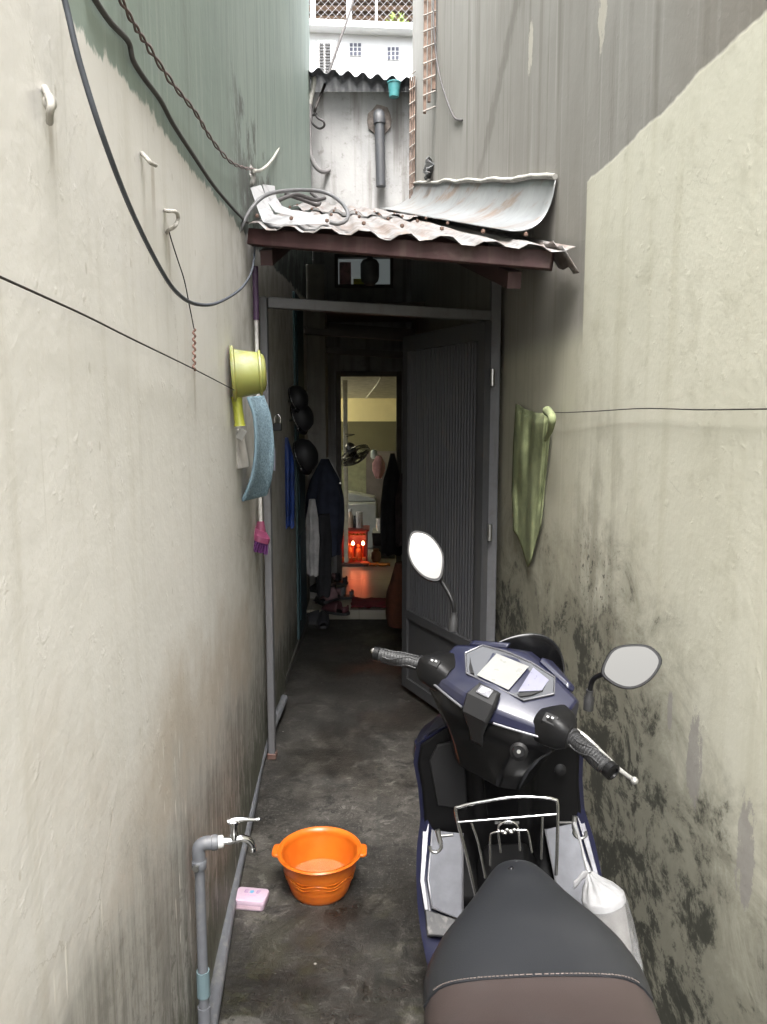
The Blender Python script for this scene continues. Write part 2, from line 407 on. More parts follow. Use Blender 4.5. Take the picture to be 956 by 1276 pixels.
class MB:
    def __init__(s): s.b = bmesh.new()
    def face(s, vs):
        try: return s.b.faces.new(vs)
        except ValueError: return None
    def box(s, lo, hi, rot=None, about=None):
        lo, hi = Vector(lo), Vector(hi)
        vs = [s.b.verts.new((x, y, z)) for x in (lo.x, hi.x) for y in (lo.y, hi.y) for z in (lo.z, hi.z)]
        for f in ((0, 1, 3, 2), (4, 6, 7, 5), (0, 4, 5, 1), (2, 3, 7, 6), (0, 2, 6, 4), (1, 5, 7, 3)):
            s.face([vs[i] for i in f])
        if rot is not None:
            c = about if about is not None else (lo + hi) / 2
            for v in vs: v.co = rot @ (v.co - c) + c
        return s
    def beam(s, a, b, w, h, up=(0, 0, 1)):
        a, b = Vector(a), Vector(b); d = (b - a).normalized()
        x = d.cross(Vector(up)).normalized(); y = x.cross(d).normalized()
        r = []
        for p in (a, b):
            r.append([s.b.verts.new(p + x * (i * w / 2) + y * (j * h / 2)) for i, j in ((-1, -1), (1, -1), (1, 1), (-1, 1))])
        for k in range(4): s.face([r[0][k], r[0][(k + 1) % 4], r[1][(k + 1) % 4], r[1][k]])
        s.face(r[0][::-1]); s.face(r[1])
        return s
    def tube(s, path, r, n=10, cap=True, closed=False, ell=None):
        path = [Vector(p) for p in path]
        N = len(path)
        rad = r if callable(r) else (lambda t: r)
        rings = []; prev = None
        for i, p in enumerate(path):
            if closed: d = path[(i + 1) % N] - path[i - 1]
            else: d = path[min(i + 1, N - 1)] - path[max(i - 1, 0)]
            d.normalize()
            if prev is None:
                x = d.orthogonal().normalized()
            else:
                x = (prev - d * prev.dot(d))
                x = x.normalized() if x.length > 1e-6 else d.orthogonal().normalized()
            prev = x; y = d.cross(x)
            rr = rad(i / max(1, N - 1))
            rings.append([s.b.verts.new(p + x * (math.cos(2 * PI * k / n) * rr) + y * (math.sin(2 * PI * k / n) * rr)) for k in range(n)])
        for i in range(N if closed else N - 1):
            a, b = rings[i], rings[(i + 1) % N]
            for k in range(n): s.face([a[k], a[(k + 1) % n], b[(k + 1) % n], b[k]])
        if cap and not closed:
            s.face(rings[0][::-1]); s.face(rings[-1])
        return s
    def lathe(s, prof, c=(0, 0, 0), axis=(0, 0, 1), n=32, cap0=False, cap1=False, sq=None):
        c = Vector(c); q = Vector((0, 0, 1)).rotation_difference(Vector(axis))
        rings = []
        for r, h in prof:
            if r < 1e-6: rings.append([s.b.verts.new(c + q @ Vector((0, 0, h)))]); continue
            ring = []
            for k in range(n):
                t = 2 * PI * k / n
                x, y = math.cos(t) * r, math.sin(t) * r
                if sq: x *= sq[0]; y *= sq[1]
                ring.append(s.b.verts.new(c + q @ Vector((x, y, h))))
            rings.append(ring)
        for a, b in zip(rings, rings[1:]):
            if len(a) == 1 and len(b) == 1: continue
            for k in range(n):
                if len(a) == 1: s.face([a[0], b[(k + 1) % n], b[k]])
                elif len(b) == 1: s.face([a[k], a[(k + 1) % n], b[0]])
                else: s.face([a[k], a[(k + 1) % n], b[(k + 1) % n], b[k]])
        if cap0 and len(rings[0]) > 1: s.face(rings[0][::-1])
        if cap1 and len(rings[-1]) > 1: s.face(rings[-1])
        return s
    def loft(s, rings, cap=True, closed=True):
        R_ = [[s.b.verts.new(Vector(p)) for p in ring] for ring in rings]
        n = len(R_[0])
        for a, b in zip(R_, R_[1:]):
            for k in range(n if closed else n - 1):
                s.face([a[k], a[(k + 1) % n], b[(k + 1) % n], b[k]])
        if cap and closed:
            s.face(R_[0][::-1]); s.face(R_[-1])
        return s
    def prism(s, poly, off):
        off = Vector(off)
        a = [s.b.verts.new(Vector(p)) for p in poly]; b = [s.b.verts.new(Vector(p) + off) for p in poly]
        n = len(a)
        for k in range(n): s.face([a[k], a[(k + 1) % n], b[(k + 1) % n], b[k]])
        s.face(a[::-1]); s.face(b)
        return s
    def grid(s, fn, nu, nv):
        g = [[s.b.verts.new(Vector(fn(i / nu, j / nv))) for j in range(nv + 1)] for i in range(nu + 1)]
        for i in range(nu):
            for j in range(nv):
                s.face([g[i][j], g[i + 1][j], g[i + 1][j + 1], g[i][j + 1]])
        return s
    def ball(s, c, r, sx=1, sy=1, sz=1, n=16):
        m = n // 2
        prof = [(max(0, math.sin(PI * i / m)) * r, -math.cos(PI * i / m) * r) for i in range(m + 1)]
        prof[0] = (0, -r); prof[-1] = (0, r)
        k0 = len(s.b.verts)
        s.lathe(prof, (0, 0, 0), n=n)
        s.b.verts.ensure_lookup_table()
        c = Vector(c)
        for v in list(s.b.verts)[k0:]: v.co = Vector((v.co.x * sx, v.co.y * sy, v.co.z * sz)) + c
        return s
    def xf(s, M):
        bmesh.ops.transform(s.b, matrix=M, verts=s.b.verts); return s
    def build(s, name, mat, parent=None, smooth=None, bevel=0.0, seg=2, sub=0, solid=0.0, world=True, keep=False, weld=False):
        """smooth: auto-smooth angle in degrees; world: coordinates are world ones (made local to the thing's base)"""
        if weld: bmesh.ops.remove_doubles(s.b, verts=s.b.verts, dist=1e-5)
        bmesh.ops.recalc_face_normals(s.b, faces=s.b.faces)
        loc = Vector((0, 0, 0))
        if parent is None and not keep:
            xs = [v.co for v in s.b.verts]
            loc = Vector(((min(p.x for p in xs) + max(p.x for p in xs)) / 2, (min(p.y for p in xs) + max(p.y for p in xs)) / 2, min(p.z for p in xs)))
            bmesh.ops.translate(s.b, vec=-loc, verts=s.b.verts)
        elif parent is not None and world:
            bmesh.ops.translate(s.b, vec=-base_of(parent).location, verts=s.b.verts)
            if parent.parent is None and parent.type == 'MESH': pass
        me = bpy.data.meshes.new(name)
        s.b.to_mesh(me); s.b.free()
        o = bpy.data.objects.new(name, me)
        col.objects.link(o)
        o.location = loc
        if parent is not None: o.parent = parent
        for m in (mat if isinstance(mat, (list, tuple)) else [mat]): me.materials.append(m)
        if solid:
            md = o.modifiers.new('thick', 'SOLIDIFY'); md.thickness = solid; md.offset = 0
        if bevel:
            md = o.modifiers.new('bevel', 'BEVEL'); md.width = bevel; md.segments = seg; md.limit_method = 'ANGLE'; md.angle_limit = R(32)
        if sub:
            md = o.modifiers.new('sub', 'SUBSURF'); md.levels = sub; md.render_levels = sub
        if smooth is not None or sub or bevel:
            me.shade_smooth()
            if not sub:
                try: me.set_sharp_from_angle(angle=R(smooth or 40))
                except Exception: pass
        return o
def rrect(cx, cy, w, h, r, n=4):
    pts = []
    for sx, sy, a0 in ((1, 1, 0), (-1, 1, 90), (-1, -1, 180), (1, -1, 270)):
        for k in range(n + 1):
            a = R(a0 + 90 * k / n)
            pts.append((cx + sx * (w / 2 - r) + math.cos(a) * r, cy + sy * (h / 2 - r) + math.sin(a) * r))
    return pts
def nz(x, y=0, z=0): return mnoise.noise(Vector((x, y, z)))

# ------------------------------------------------------------------ the ground and the walls
o = MB().grid(lambda a, b: (-60 + 120 * a, -60 + 120 * b, 0), 4, 4).build('ground', MT['floor'], keep=True)
tag(o, kind='structure')
def wall_prism(pts, thick_x, z0, z1):
    m = MB()
    back = [(x + thick_x, y) for x, y in pts[::-1]]
    m.prism([(x, y, z0) for x, y in pts + back], (0, 0, z1 - z0))
    return m
pl = [(lx(d), d) for d in (-1.5, 0, 3.6, 7.29)]
o = wall_prism(pl, -0.35, -0.05, 6.0).build('alley_wall', MT['wall_l'], keep=True)
tag(o, 'tall cream plaster wall on the left with old green render above the painted height', 'wall')
pr = [(rx(d), d) for d in (-1.5, 0, 3.6, 7.29)]
o = wall_prism(pr, 0.35, -0.05, 6.3).build('alley_wall', MT['wall_r'], keep=True)
tag(o, 'tall yellowish plaster wall beside the scooter, black mould at its foot and grey render above', 'wall')

# house front at the end of the passage, its inner room behind
def stucco(name, c0, c1, dirt, k=0.5):
    g = G(name, 0.8)
    P = g.pos()
    a = g.noise(P, 2, 6, 0.62, 0.3); f = g.noise(P, 14, 6, 0.65); st = g.noise(g.scl(P, (9, 9, 0.5)), 1.5, 5)
    c = g.mix(g.ss(a, 0.3, 0.7), c0, c1)
    c = g.mix(g.mul(g.ss(st, 0.5, 0.72), k), c, dirt)
    c = g.mix(g.mul(g.ss(f, 0.55, 0.7), k * 0.7), c, dirt)
    g.color(c); g.bump(g.add(f, a), 0.4, 0.012)
    return g.m
MT['house'] = stucco('weathered_grey_plaster', (0.27, 0.27, 0.27), (0.37, 0.365, 0.36), (0.13, 0.115, 0.105), 0.7)
MT['dim'] = stucco('dim_inner_plaster', (0.32, 0.31, 0.29), (0.40, 0.385, 0.36), (0.14, 0.13, 0.11), 0.4)
MT['cream_in'] = plain('cream_room_wall', (0.62, 0.55, 0.30), 0.7, var=0.06, scale=3)
MT['olive_in'] = plain('olive_room_wall', (0.10, 0.093, 0.045), 0.7, var=0.08, scale=3)
MT['wood_dark'] = plain('dark_brown_wood', (0.10, 0.085, 0.075), 0.6, scale=8)
FY = 7.32
m = MB()
DX0, DX1, DZ = -0.42, 0.14, 2.04
WX0, WX1, WZ0, WZ1 = -0.42, 0.06, 2.86, 3.10
zt = 4.54
m.box((-1.1, FY, 0), (DX0, FY + .15, zt)); m.box((DX1, FY, 0), (0.9, FY + .15, zt))
m.box((DX0, FY, DZ), (DX1, FY + .15, WZ0))
m.box((WX1, FY, WZ0), (DX1, FY + .15, WZ1))
m.box((DX0, FY, WZ1), (DX1, FY + .15, zt))
front = m.build('house_front', MT['house'], keep=True, weld=True)
tag(front, 'weathered grey plaster house front closing the alley, with a narrow lit doorway below', 'house')
# the room behind
RY = 9.85
for a_, b_ in ((-1.9, -1.75), (.55, .7)): MB().box((a_, FY + .15, 0), (b_, RY, 2.2)).build('side_wall', MT['olive_in'], front)
MB().box((-1.9, RY, 0), (0.7, RY + .12, 1.578)).build('lower_wall', MT['olive_in'], front)
MB().box((-1.9, RY + .002, 1.578), (0.7, RY + .12, 2.2)).build('upper_wall', MT['cream_in'], front)
MB().prism([(-1.745, FY + .152, 2.06), (-1.745, RY - .002, 1.868), (-1.745, RY - .002, 1.95), (-1.745, FY + .152, 2.15)], (2.29, 0, 0)).build('ceiling', plain('room_ceiling', (0.55, 0.54, 0.48), 0.6), front)
MB().box((-0.22, RY - .05, 0.0), (0.5, RY - .01, 1.20)).build('partition', MT['wood_dark'], front)
MB().box((-1.2, RY - .04, 0.0), (-0.222, RY - .01, 1.215)).build('panel', plain('pale_green_panel', (0.17, 0.175, 0.10), 0.6), front)
# door lining
m = MB(); t = .035
m.box((DX0 - .03, FY - .03, 0), (DX0 + .02, FY - .002, DZ + .03)); m.box((DX1 - .02, FY - .03, 0), (DX1 + .03, FY - .002, DZ + .03))
m.box((DX0 + .02, FY - .03, DZ - .02), (DX1 - .02, FY - .002, DZ + .03))
m.build('door_frame', MT['wood_dark'], front, bevel=.004)
# upper window: pane glowing in place of daylight, with things leaning behind it
wf = MB(); 
for a, b in (((WX0, FY - .02, WZ0 - .03), (WX1, FY - .002, WZ0)), ((WX0, FY - .02, WZ1), (WX1, FY - .002, WZ1 + .03)), ((WX0 - .03, FY - .02, WZ0 - .03), (WX0, FY - .002, WZ1 + .03)), ((WX1, FY - .02, WZ0 - .03), (WX1 + .03, FY - .002, WZ1 + .03))): wf.box(a, b)
win = wf.build('window', MT['wood_dark'], front)
MB().box((WX0, FY + .06, WZ0), (WX1, FY + .07, WZ1)).build('pane', glow('daylight_glow_pane', (0.55, 0.62, 0.62), 0.018), win)
MB().box((WX0 + .01, FY + .03, WZ0), (WX0 + .12, FY + .05, WZ1 - .03)).build('bundle', plain('pink_bundle', (0.7, 0.45, 0.46), 0.8), win, bevel=.01)
MB().box((WX0 + .14, FY + .03, WZ0), (WX0 + .24, FY + .05, WZ0 + .06)).build('packet', plain('yellow_packet', (0.62, 0.60, 0.10), 0.7), win, bevel=.008)

# raised tiled floor inside
g = G('cream_floor_tile', 0.36)
P = g.pos(); X, Y, Z = g.sep(P)
def joint(c): return g.ss(g.math('ABSOLUTE', g.sub(g.math('FRACT', g.add(g.math('DIVIDE', c, 0.4), 0.5)), 0.5)), 0.49, 0.496)
jt = g.math('MAXIMUM', joint(X), joint(Y))
g.color(g.mix(g.mul(jt, 0.7), g.mix(g.noise(P, 5, 5), (0.24, 0.22, 0.175), (0.30, 0.28, 0.225)), (0.12, 0.10, 0.08)))
MT['tile'] = g.m
m = MB().box((-0.70, 6.15, 0.0), (0.42, FY - .001, 0.08)); m.box((-1.75, FY, 0.0), (0.55, RY, 0.08))
tag(m.build('floor', MT['tile'], keep=True, bevel=.004), kind='structure')
# concrete kerb along the left wall foot inside
m = MB().box((-0.66, 3.66, 0.0), (-0.60, 6.12, 0.07))
tag(m.build('kerb', stucco('dark_kerb', (0.06, 0.055, 0.05), (0.09, 0.085, 0.075), (0.03, 0.03, 0.025)), keep=True, bevel=.01), kind='structure')

# pier and loft beams before the house front
PY = 6.55
MB().box((-0.66, PY, 0.08), (-0.49, PY + .3, 2.9)).build('pier', MT['dim'], front)
for z, y, w in ((2.31, 6.35, .05), (2.20, 6.75, .055), (2.42, 6.95, .06)):
    o = MB().beam((-0.64, y, z + .03), (rx(y) - .01, y + .05, z - .03), .07, w).build('loft_beam', MT['wood_dark'])
    tag(o, {2.31: 'dark wooden loft beam nearest the gate, above the passage', 2.20: 'dark wooden beam just above the lit inner doorway', 2.42: 'dark wooden loft beam highest of the three above the passage'}[z], 'beam', 'loft beams above the passage')
o = MB().box((-0.64, 6.30, 2.52), (rx(6.3) - .02, 7.30, 2.56)).build('loft_floor', MT['wood_dark'])
tag(o, 'dark wooden loft floor over the inner end of the passage', 'loft')
MB().box((-0.48, 7.20, 2.24), (-0.3, 7.30, 2.50)).build('box_tmp', plain('grey_carton', (0.33, 0.31, 0.29), 0.8)) if False else None

# ------------------------------------------------------------------ gate
gate = empty('metal_gate', (-.58, 3.62, 0), 'dark grey ribbed metal gate standing open in its frame under the canopy', 'gate')
A = (lx(3.58) + .035, 3.60); B = (rx(3.80) - .045, 3.80)
post = MB().box((A[0] - .017, A[1] - .025, 0.01), (A[0] + .017, A[1] + .025, 2.205)).build('post', MT['post_grey'], gate, bevel=.004)
MB().box((A[0] - .022, A[1] - .03, 0.0), (A[0] + .022, A[1] + .03, 0.03)).build('foot', grimy('rusty_foot', (0.10, 0.05, 0.04), (0.2, 0.15, 0.12), .4), post, bevel=.004)
MB().box((B[0] - .025, B[1] - .03, 0.0), (B[0] + .025, B[1] + .03, 2.40)).build('post', MT['post_grey'], gate, bevel=.004)
MB().beam((A[0] + .018, A[1], 2.18), (B[0] - .026, B[1], 2.145), .05, .048).build('top_bar', MT['post_grey'], gate, bevel=.004)
H0 = Vector((B[0] - .04, 3.74, 0)); H1 = Vector((0.127, 4.52, 0))
dv = (H1 - H0); L = dv.length; dv.normalize(); nv = Vector((dv.y, -dv.x, 0))
def leaf_pt(s_, z, o_=0): p = H0 + dv * s_ - nv * o_; return (p.x, p.y, z)
m = MB(); nr = 26
z0, z1 = 0.52, 2.03
prof = []
for i in range(nr):
    s0 = .06 + (L - .12) * i / nr; w = (L - .12) / nr
    prof += [(s0, 0), (s0 + w * .35, 0), (s0 + w * .5, .014), (s0 + w * .85, .014)]
prof.append((L - .06, 0))
m.grid(lambda a, b: leaf_pt(prof[round(a * (len(prof) - 1))][0], z0 + (z1 - z0) * b, -prof[round(a * (len(prof) - 1))][1]), len(prof) - 1, 1)
leaf = m.build('leaf', MT['gate_grey'], gate, solid=.002)
m = MB()
for s0, s1, za, zb in ((0, .06, .04, 2.115), (L - .06, L, .04, 2.115), (.06, L - .06, 2.03, 2.115), (.06, L - .06, .04, .10), (.06, L - .06, .47, .52)):
    a, b = leaf_pt(s0, za, .018), leaf_pt(s1, za, .018); c, d = leaf_pt(s1, za, -.018), leaf_pt(s0, za, -.018)
    m.prism([a, b, c, d], (0, 0, zb - za))
m.build('leaf_rail', MT['gate_grey'], leaf)
m = MB().prism([leaf_pt(.06, .10, .004), leaf_pt(L - .06, .10, .004), leaf_pt(L - .06, .10, -.004), leaf_pt(.06, .10, -.004)], (0, 0, .37))
m.build('kick_plate', MT['gate_grey'], leaf)
pth = [leaf_pt(L - .03, 1.10, -.02), leaf_pt(L - .03, 1.10, -.06), leaf_pt(L - .03, 1.28, -.06), leaf_pt(L - .03, 1.28, -.02)]
MB().tube(smooth_path(pth, 4), .008).build('handle', MT['black_plastic'], leaf, smooth=50)
for z in (.35, 1.1, 1.85):
    MB().lathe([(.012, -.04), (.012, .04)], (H0.x + .022, H0.y - .012, z), n=10, cap0=True, cap1=True).build('hinge', MT['steel'], gate, smooth=40)

# ------------------------------------------------------------------ canopy roof
roof = empty('corrugated_roof', (0, 3.0, 2.2), 'rusty corrugated metal canopy roof spanning the alley above the gate', 'roof')
g = G('rusty_galvanised_sheet', 0.5, 0.35)
P = g.obj()
a = g.noise(P, 2.2, 7, 0.68, 0.4); b = g.noise(g.scl(P, (9, 1.0, 1)), 2.2, 6, 0.65); f = g.noise(P, 30, 5, .65)
c = g.mix(g.ss(f, .35, .65), (0.18, 0.172, 0.17), (0.29, 0.28, 0.275))
c = g.mix(g.mul(g.ss(b, .47, .66), .75), c, (0.20, 0.15, 0.125))
c = g.mix(g.mul(g.ss(a, .54, .68), .6), c, (0.12, 0.083, 0.067))
c = g.mix(g.mul(g.ss(f, .6, .7), .5), c, (0.10, 0.065, 0.055))
g.color(c); g.rough(g.add(.45, g.mul(a, .3))); g.bump(f, .2, .003)
MT['rusty'] = g.m
g = G('galvanised_flashing', 0.42, 0.45)
P = g.obj()
a = g.noise(P, 1.6, 6, .62, .3); f = g.noise(P, 25, 5); b = g.noise(g.scl(P, (1.2, 1.2, 6)), 2.0, 6, .65)
c = g.mix(g.ss(a, .3, .7), (0.20, 0.21, 0.215), (0.29, 0.30, 0.305))
c = g.mix(g.mul(g.ss(b, .50, .66), .8), c, (0.20, 0.13, 0.085))
c = g.mix(g.mul(g.ss(f, .6, .72), .25), c, (0.2, 0.18, 0.16))
g.color(c); g.rough(g.add(.34, g.mul(f, .2))); g.bump(g.add(a, g.mul(f, .2)), .2, .02)
MT['flash'] = g.m
EL, ER = Vector((lx(3.2) + .02, 3.20, 2.415)), Vector((rx(2.72) - .03, 2.72, 2.225))
BL, BR = Vector((lx(7.27) + .01, 7.28, 3.55)), Vector((rx(7.27) - .01, 7.28, 3.45))
def roof_pt(a, b, up=0.0):
    p = EL.lerp(ER, a).lerp(BL.lerp(BR, a), b)
    return p + Vector((0, -.25, .97)) * up
NW = 8
def wave(a):
    t = (a * NW) % 1
    return (1.0 if t < .3 else 1 - (t - .3) / .2 if t < .5 else 0.0 if t < .8 else (t - .8) / .2) * .019
def sheet(b0, b1, up, sag=0.0):
    return MB().grid(lambda a, b: roof_pt(a, b0 + (b1 - b0) * b, up + wave(a) + .006 * nz(a * 9, b * 5 + b0 * 7) + (.012 * nz(a * 23, 3.3) if b < .02 else 0)), NW * 10, 14)
sheet(0.0, 0.56, 0.0).build('roof_sheet', MT['rusty'], roof, smooth=50, solid=.0025)
sheet(0.50, 1.0, 0.022).build('roof_sheet', MT['rusty'], roof, smooth=50, solid=.0025)
# nails
m = MB()
for a in range(NW):
    for b in (.03, .22, .40, .53):
        p = roof_pt((a + .15) / NW, b, .044); m.ball(p, .009, n=6)
m.build('roof_nail', plain('rust_nail', (.12, .07, .05), .7), roof)
MB().beam(roof_pt(.0, .012, -.036), roof_pt(.955, .012, -.036), .05, .064).build('eave_beam', MT['red_steel'], roof, bevel=.004)
MB().beam(roof_pt(.86, .02, -.115), roof_pt(.86, .30, -.115), .05, .06).build('rafter', MT['red_steel'], roof)
MB().beam(roof_pt(.05, .02, -.115), roof_pt(.05, .30, -.115), .05, .06).build('rafter', MT['red_steel'], roof)
MB().beam(roof_pt(.0, .30, -.06), roof_pt(1, .30, -.06), .05, .08).build('purlin', MT['red_steel'], roof)
MB().beam(roof_pt(.0, .65, -.06), roof_pt(1, .65, -.06), .05, .08).build('purlin', MT['red_steel'], roof)
# torn end of the eave sheet bent down beside the right wall
m = MB().grid(lambda a, b: roof_pt(.965 + .05 * a, .0 + .05 * b, .02 - .085 * a - .01 * math.sin(b * 9)), 5, 4)
m.build('bent_corner', MT['rusty'], roof, solid=.002, smooth=50)

# curved flashing between the right wall and the roof
def flash_pt(a, b, lift=0):
    # a: along (0 = near end), b: 0 at the wall top .. 1 on the roof
    d = 3.02 + a * 4.2
    top = Vector((rx(d) - .012, d, 2.545 + (3.62 + .10 - 2.545) * a + .02 * nz(a * 8, 5.1)))
    ra = .90 - .16 * a
    pb = EL.lerp(ER, ra).lerp(BL.lerp(BR, ra), .0 + (d - 2.82) / (7.28 - 2.82))
    pb = pb + Vector((-.05 + .01 * nz(a * 6, 2), 0, .055))
    if top.z < pb.z + .04: top.z = pb.z + .04
    k = b
    c = Vector((top.x - .01, (top.y + pb.y) / 2, pb.z + .0))      # corner the sheet bends round
    p = top * (1 - k) ** 2 + c * 2 * k * (1 - k) + pb * k ** 2
    if a < .04: p.y += .03 * math.sin(PI * k)
    return p
fl = MB().grid(lambda a, b: flash_pt(a, b), 44, 12).build('metal_flashing', MT['flash'], smooth=60, solid=.003)
tag(fl, 'curved galvanised sheet closing the gap between the right wall and the canopy roof', 'flashing')
pth = [flash_pt(.30 - .09 * math.sin(t * 1.6), t) + Vector((-.01, 0, .008)) for t in [i / 10 for i in range(11)]]
MB().tube(pth, .004, 6).build('seam', MT['wire'], fl, smooth=60) if False else None
m = MB()
pth = [flash_pt(i / 40, 0) + Vector((-.002, -.004, .012 + .006 * nz(i * 1.7, 8))) for i in range(41)]
m.tube(pth, lambda t: .011 + .006 * nz(t * 40, 1), 7)
o = m.build('cement_bead', stucco('cement_bead', (.3, .29, .27), (.38, .37, .34), (.15, .14, .12)), smooth=60)
tag(o, 'rough cement bead sealing the top of the curved flashing to the wall', 'sealant')
# broken white sheets at the left end of the roof
MT['white_sheet'] = grimy('dirty_white_sheet', (0.30, 0.30, 0.305), (0.09, 0.075, 0.065), .4, .5, scale=8)
def plate(poly, d0, d1, name, label, lift=0.0):
    """bent flat strip: outline points with their distances, given a real thickness"""
    pts = [at(u, v, d) for u, v, d in poly]
    m = MB(); n = len(pts) // 2
    a = pts[:n]; b = pts[n:][::-1]
    for i in range(n - 1):
        m.loft([[a[i], b[i], b[i] + Vector((.004, .008, .004)), a[i] + Vector((.004, .008, .004))], [a[i + 1], b[i + 1], b[i + 1] + Vector((.004, .008, .004)), a[i + 1] + Vector((.004, .008, .004))]])
    o = m.build(name, MT['white_sheet'], weld=True)
    return tag(o, label, 'sheet', 'broken white sheets on the roof')
plate([(312, 234, 3.42), (322, 262, 3.34), (328, 277, 3.26), (345, 279.5, 3.22), (375, 280, 3.2), (409, 278, 3.2),
       (408, 267, 3.32), (376, 270, 3.34), (352, 270, 3.36), (340, 268, 3.38), (335, 258, 3.42), (324, 231, 3.50)], 0, 0, 'bent_sheet', 'bent white metal strip nearest the eave at the left end of the roof')
plate([(327, 230, 3.72), (334, 252, 3.66), (343, 264, 3.6), (360, 268, 3.56), (388, 271, 3.56),
       (390, 266, 3.66), (362, 262, 3.68), (350, 257, 3.72), (343, 246, 3.76), (341, 232, 3.82)], 0, 0, 'bent_sheet', 'bent white metal strip just behind the first, with a dark gap between')
# ------------------------------------------------------------------ beyond the roof
MT['white_paint'] = plain('white_paint', (0.52, 0.53, 0.54), 0.6, var=0.04, scale=3)
BY = 10.0
bld = empty('white_building', (0.0, BY, 0), 'bright white building behind the house, with block vents and a slatted terrace on top', 'building')
pz = at(450, 41, BY).z
wl = MB().box((-2.6, BY, 0), (1.8, BY + .25, pz)).build('wall', MT['white_paint'], bld)
MB().beam((-2.6, BY - .02, pz + .10), (1.8, BY - .02, pz - .06), .34, .07).build('parapet', MT['white_paint'], bld)
for u, v in ((443, 62), (490, 67)):
    p = at(u, v, BY - .003)
    vm = MB()
    s_ = .15
    vm.box((p.x - s_ / 2, BY - .012, p.z - s_ / 2), (p.x + s_ / 2, BY - .002, p.z + s_ / 2))
    vent = vm.build('vent', MT['white_paint'], bld)
    hm = MB()
    for i in range(3):
        for j in range(3):
            x = p.x - s_ / 2 + s_ * (i + .5) / 3; z = p.z - s_ / 2 + s_ * (j + .5) / 3
            hm.box((x - .018, BY - .02, z - .018), (x + .018, BY - .0125, z + .018))
    hm.build('opening_shade', plain('vent_shadow', (.07, .075, .10), .8), vent)  # dark blocks paint the shade inside the vent holes
# terrace: white window frame, slatted brown roof, mesh rail
m = MB()
for x in (-.86, -.42):
    m.box((x - .03, BY + .05, pz), (x + .03, BY + .11, pz + 1.6))
m.box((-.83, BY + .05, pz + .03), (-.45, BY + .11, pz + .08))
m.build('window_frame', MT['white_paint'], bld)
MT['slat'] = plain('brown_slat', (0.72, 0.50, 0.36), 0.7, var=.12)
m = MB(); m2 = MB()
for i in range(9):
    y = BY + .25 + i * .40; z = pz + 1.25 + i * .05
    m.box((-2.4, y, z), (1.6, y + .37, z + .03)); m2.box((-2.4, y + .34, z - .05), (1.6, y + .38, z - .003))
m.build('slat', MT['slat'], bld)
m2.build('slat_rail', plain('dark_rail', (.12, .09, .07), .7), bld)
m = MB(); mm = .09
for i in range(-24, 22):
    x = i * mm
    m.tube([(x, BY + .12, pz + .02), (x + .9, BY + .12, pz + .92)], .0022, 4); m.tube([(x + .9, BY + .122, pz + .02), (x, BY + .122, pz + .92)], .0022, 4)
m.build('mesh_rail', plain('mesh_wire', (.22, .22, .23), .6), bld)
p = at(469, 20, BY + .15)
MB().box((p.x - .012, BY + .10, pz), (p.x + .012, BY + .14, pz + 1.5)).build('mast', MT['white_paint'], bld)
p = at(459, 32, BY + .25)
o = MB().box((p.x - .14, BY + .2, pz + .035), (p.x + .14, BY + .4, pz + .17)).build('planter', plain('slate_planter', (.16, .17, .22), .6), bevel=.01)
tag(o, 'dark slate planter box on the terrace edge of the white building', 'planter')
p = at(480, 34, BY + .25)
o = MB().lathe([(.05, 0), (.075, .12), (.08, .13)], (p.x, BY + .25, pz + .03), cap0=True, n=16).build('flower_pot', plain('mint_pot', (.35, .58, .5), .5), smooth=40)
tag(o, 'small mint green pot on the terrace edge beside the leafy plant', 'pot')
plant = empty('potted_plant', (at(494, 34, BY + .25).x, BY + .25, pz + .035), 'yellow green leafy plant on the terrace edge of the white building', 'plant')
pl0 = plant.location
MB().lathe([(.05, 0), (.07, .10)], pl0, cap0=True, cap1=True, n=14).build('pot', MT['white_paint'], plant, smooth=40)
m = MB()
for i in range(120):
    a = random.uniform(0, 2 * PI); e = random.uniform(.1, 1.4); l = random.uniform(.05, .2)
    c = pl0 + Vector((math.cos(a) * math.cos(e) * l, math.sin(a) * math.cos(e) * l, .1 + math.sin(e) * l))
    q = Vector((random.gauss(0, 1), random.gauss(0, 1), random.gauss(0, 1))).normalized(); r_ = q.orthogonal().normalized()
    m.face([m.b.verts.new(c + q * .035), m.b.verts.new(c + r_ * .014), m.b.verts.new(c - q * .035), m.b.verts.new(c - r_ * .014)])
m.build('leaves', plain('lime_leaves', (.22, .30, .06), .6, var=.4), plant)
# air conditioner box
ac = empty('air_conditioner', at(407, 104, 9.72), 'pale air conditioner box with dark side louvres, mounted in front of the white building', 'air conditioner')
p = at(407, 104, 9.72)
x0, x1, z1 = at(396, 60, 9.7).x, at(413, 60, 9.7).x, at(405, 51, 9.7).z
MT['ac'] = plain('ac_beige', (.36, .355, .345), .5, var=.05)
body = MB().box((x0, 9.68, p.z), (x1 + .05, 9.98, z1)).build('casing', MT['ac'], ac, bevel=.015)
m = MB(); nsl = 12
xm = (x0 + x1) / 2
for i in range(nsl):
    z = p.z + .03 + (z1 - p.z - .06) * (i + .5) / nsl
    for a, b in ((x0 + .02, xm - .008), (xm + .008, x1 - .01)):
        m.box((a, 9.668, z - .011), (b, 9.679, z + .009))
m.build('louvre', plain('louvre_dark', (.02, .02, .022), .7), body)
MB().box((x1 + .052, 9.72, p.z + .03), (x1 + .075, 9.95, z1 - .03)).build('side_cover', MT['ac'], ac, bevel=.006)

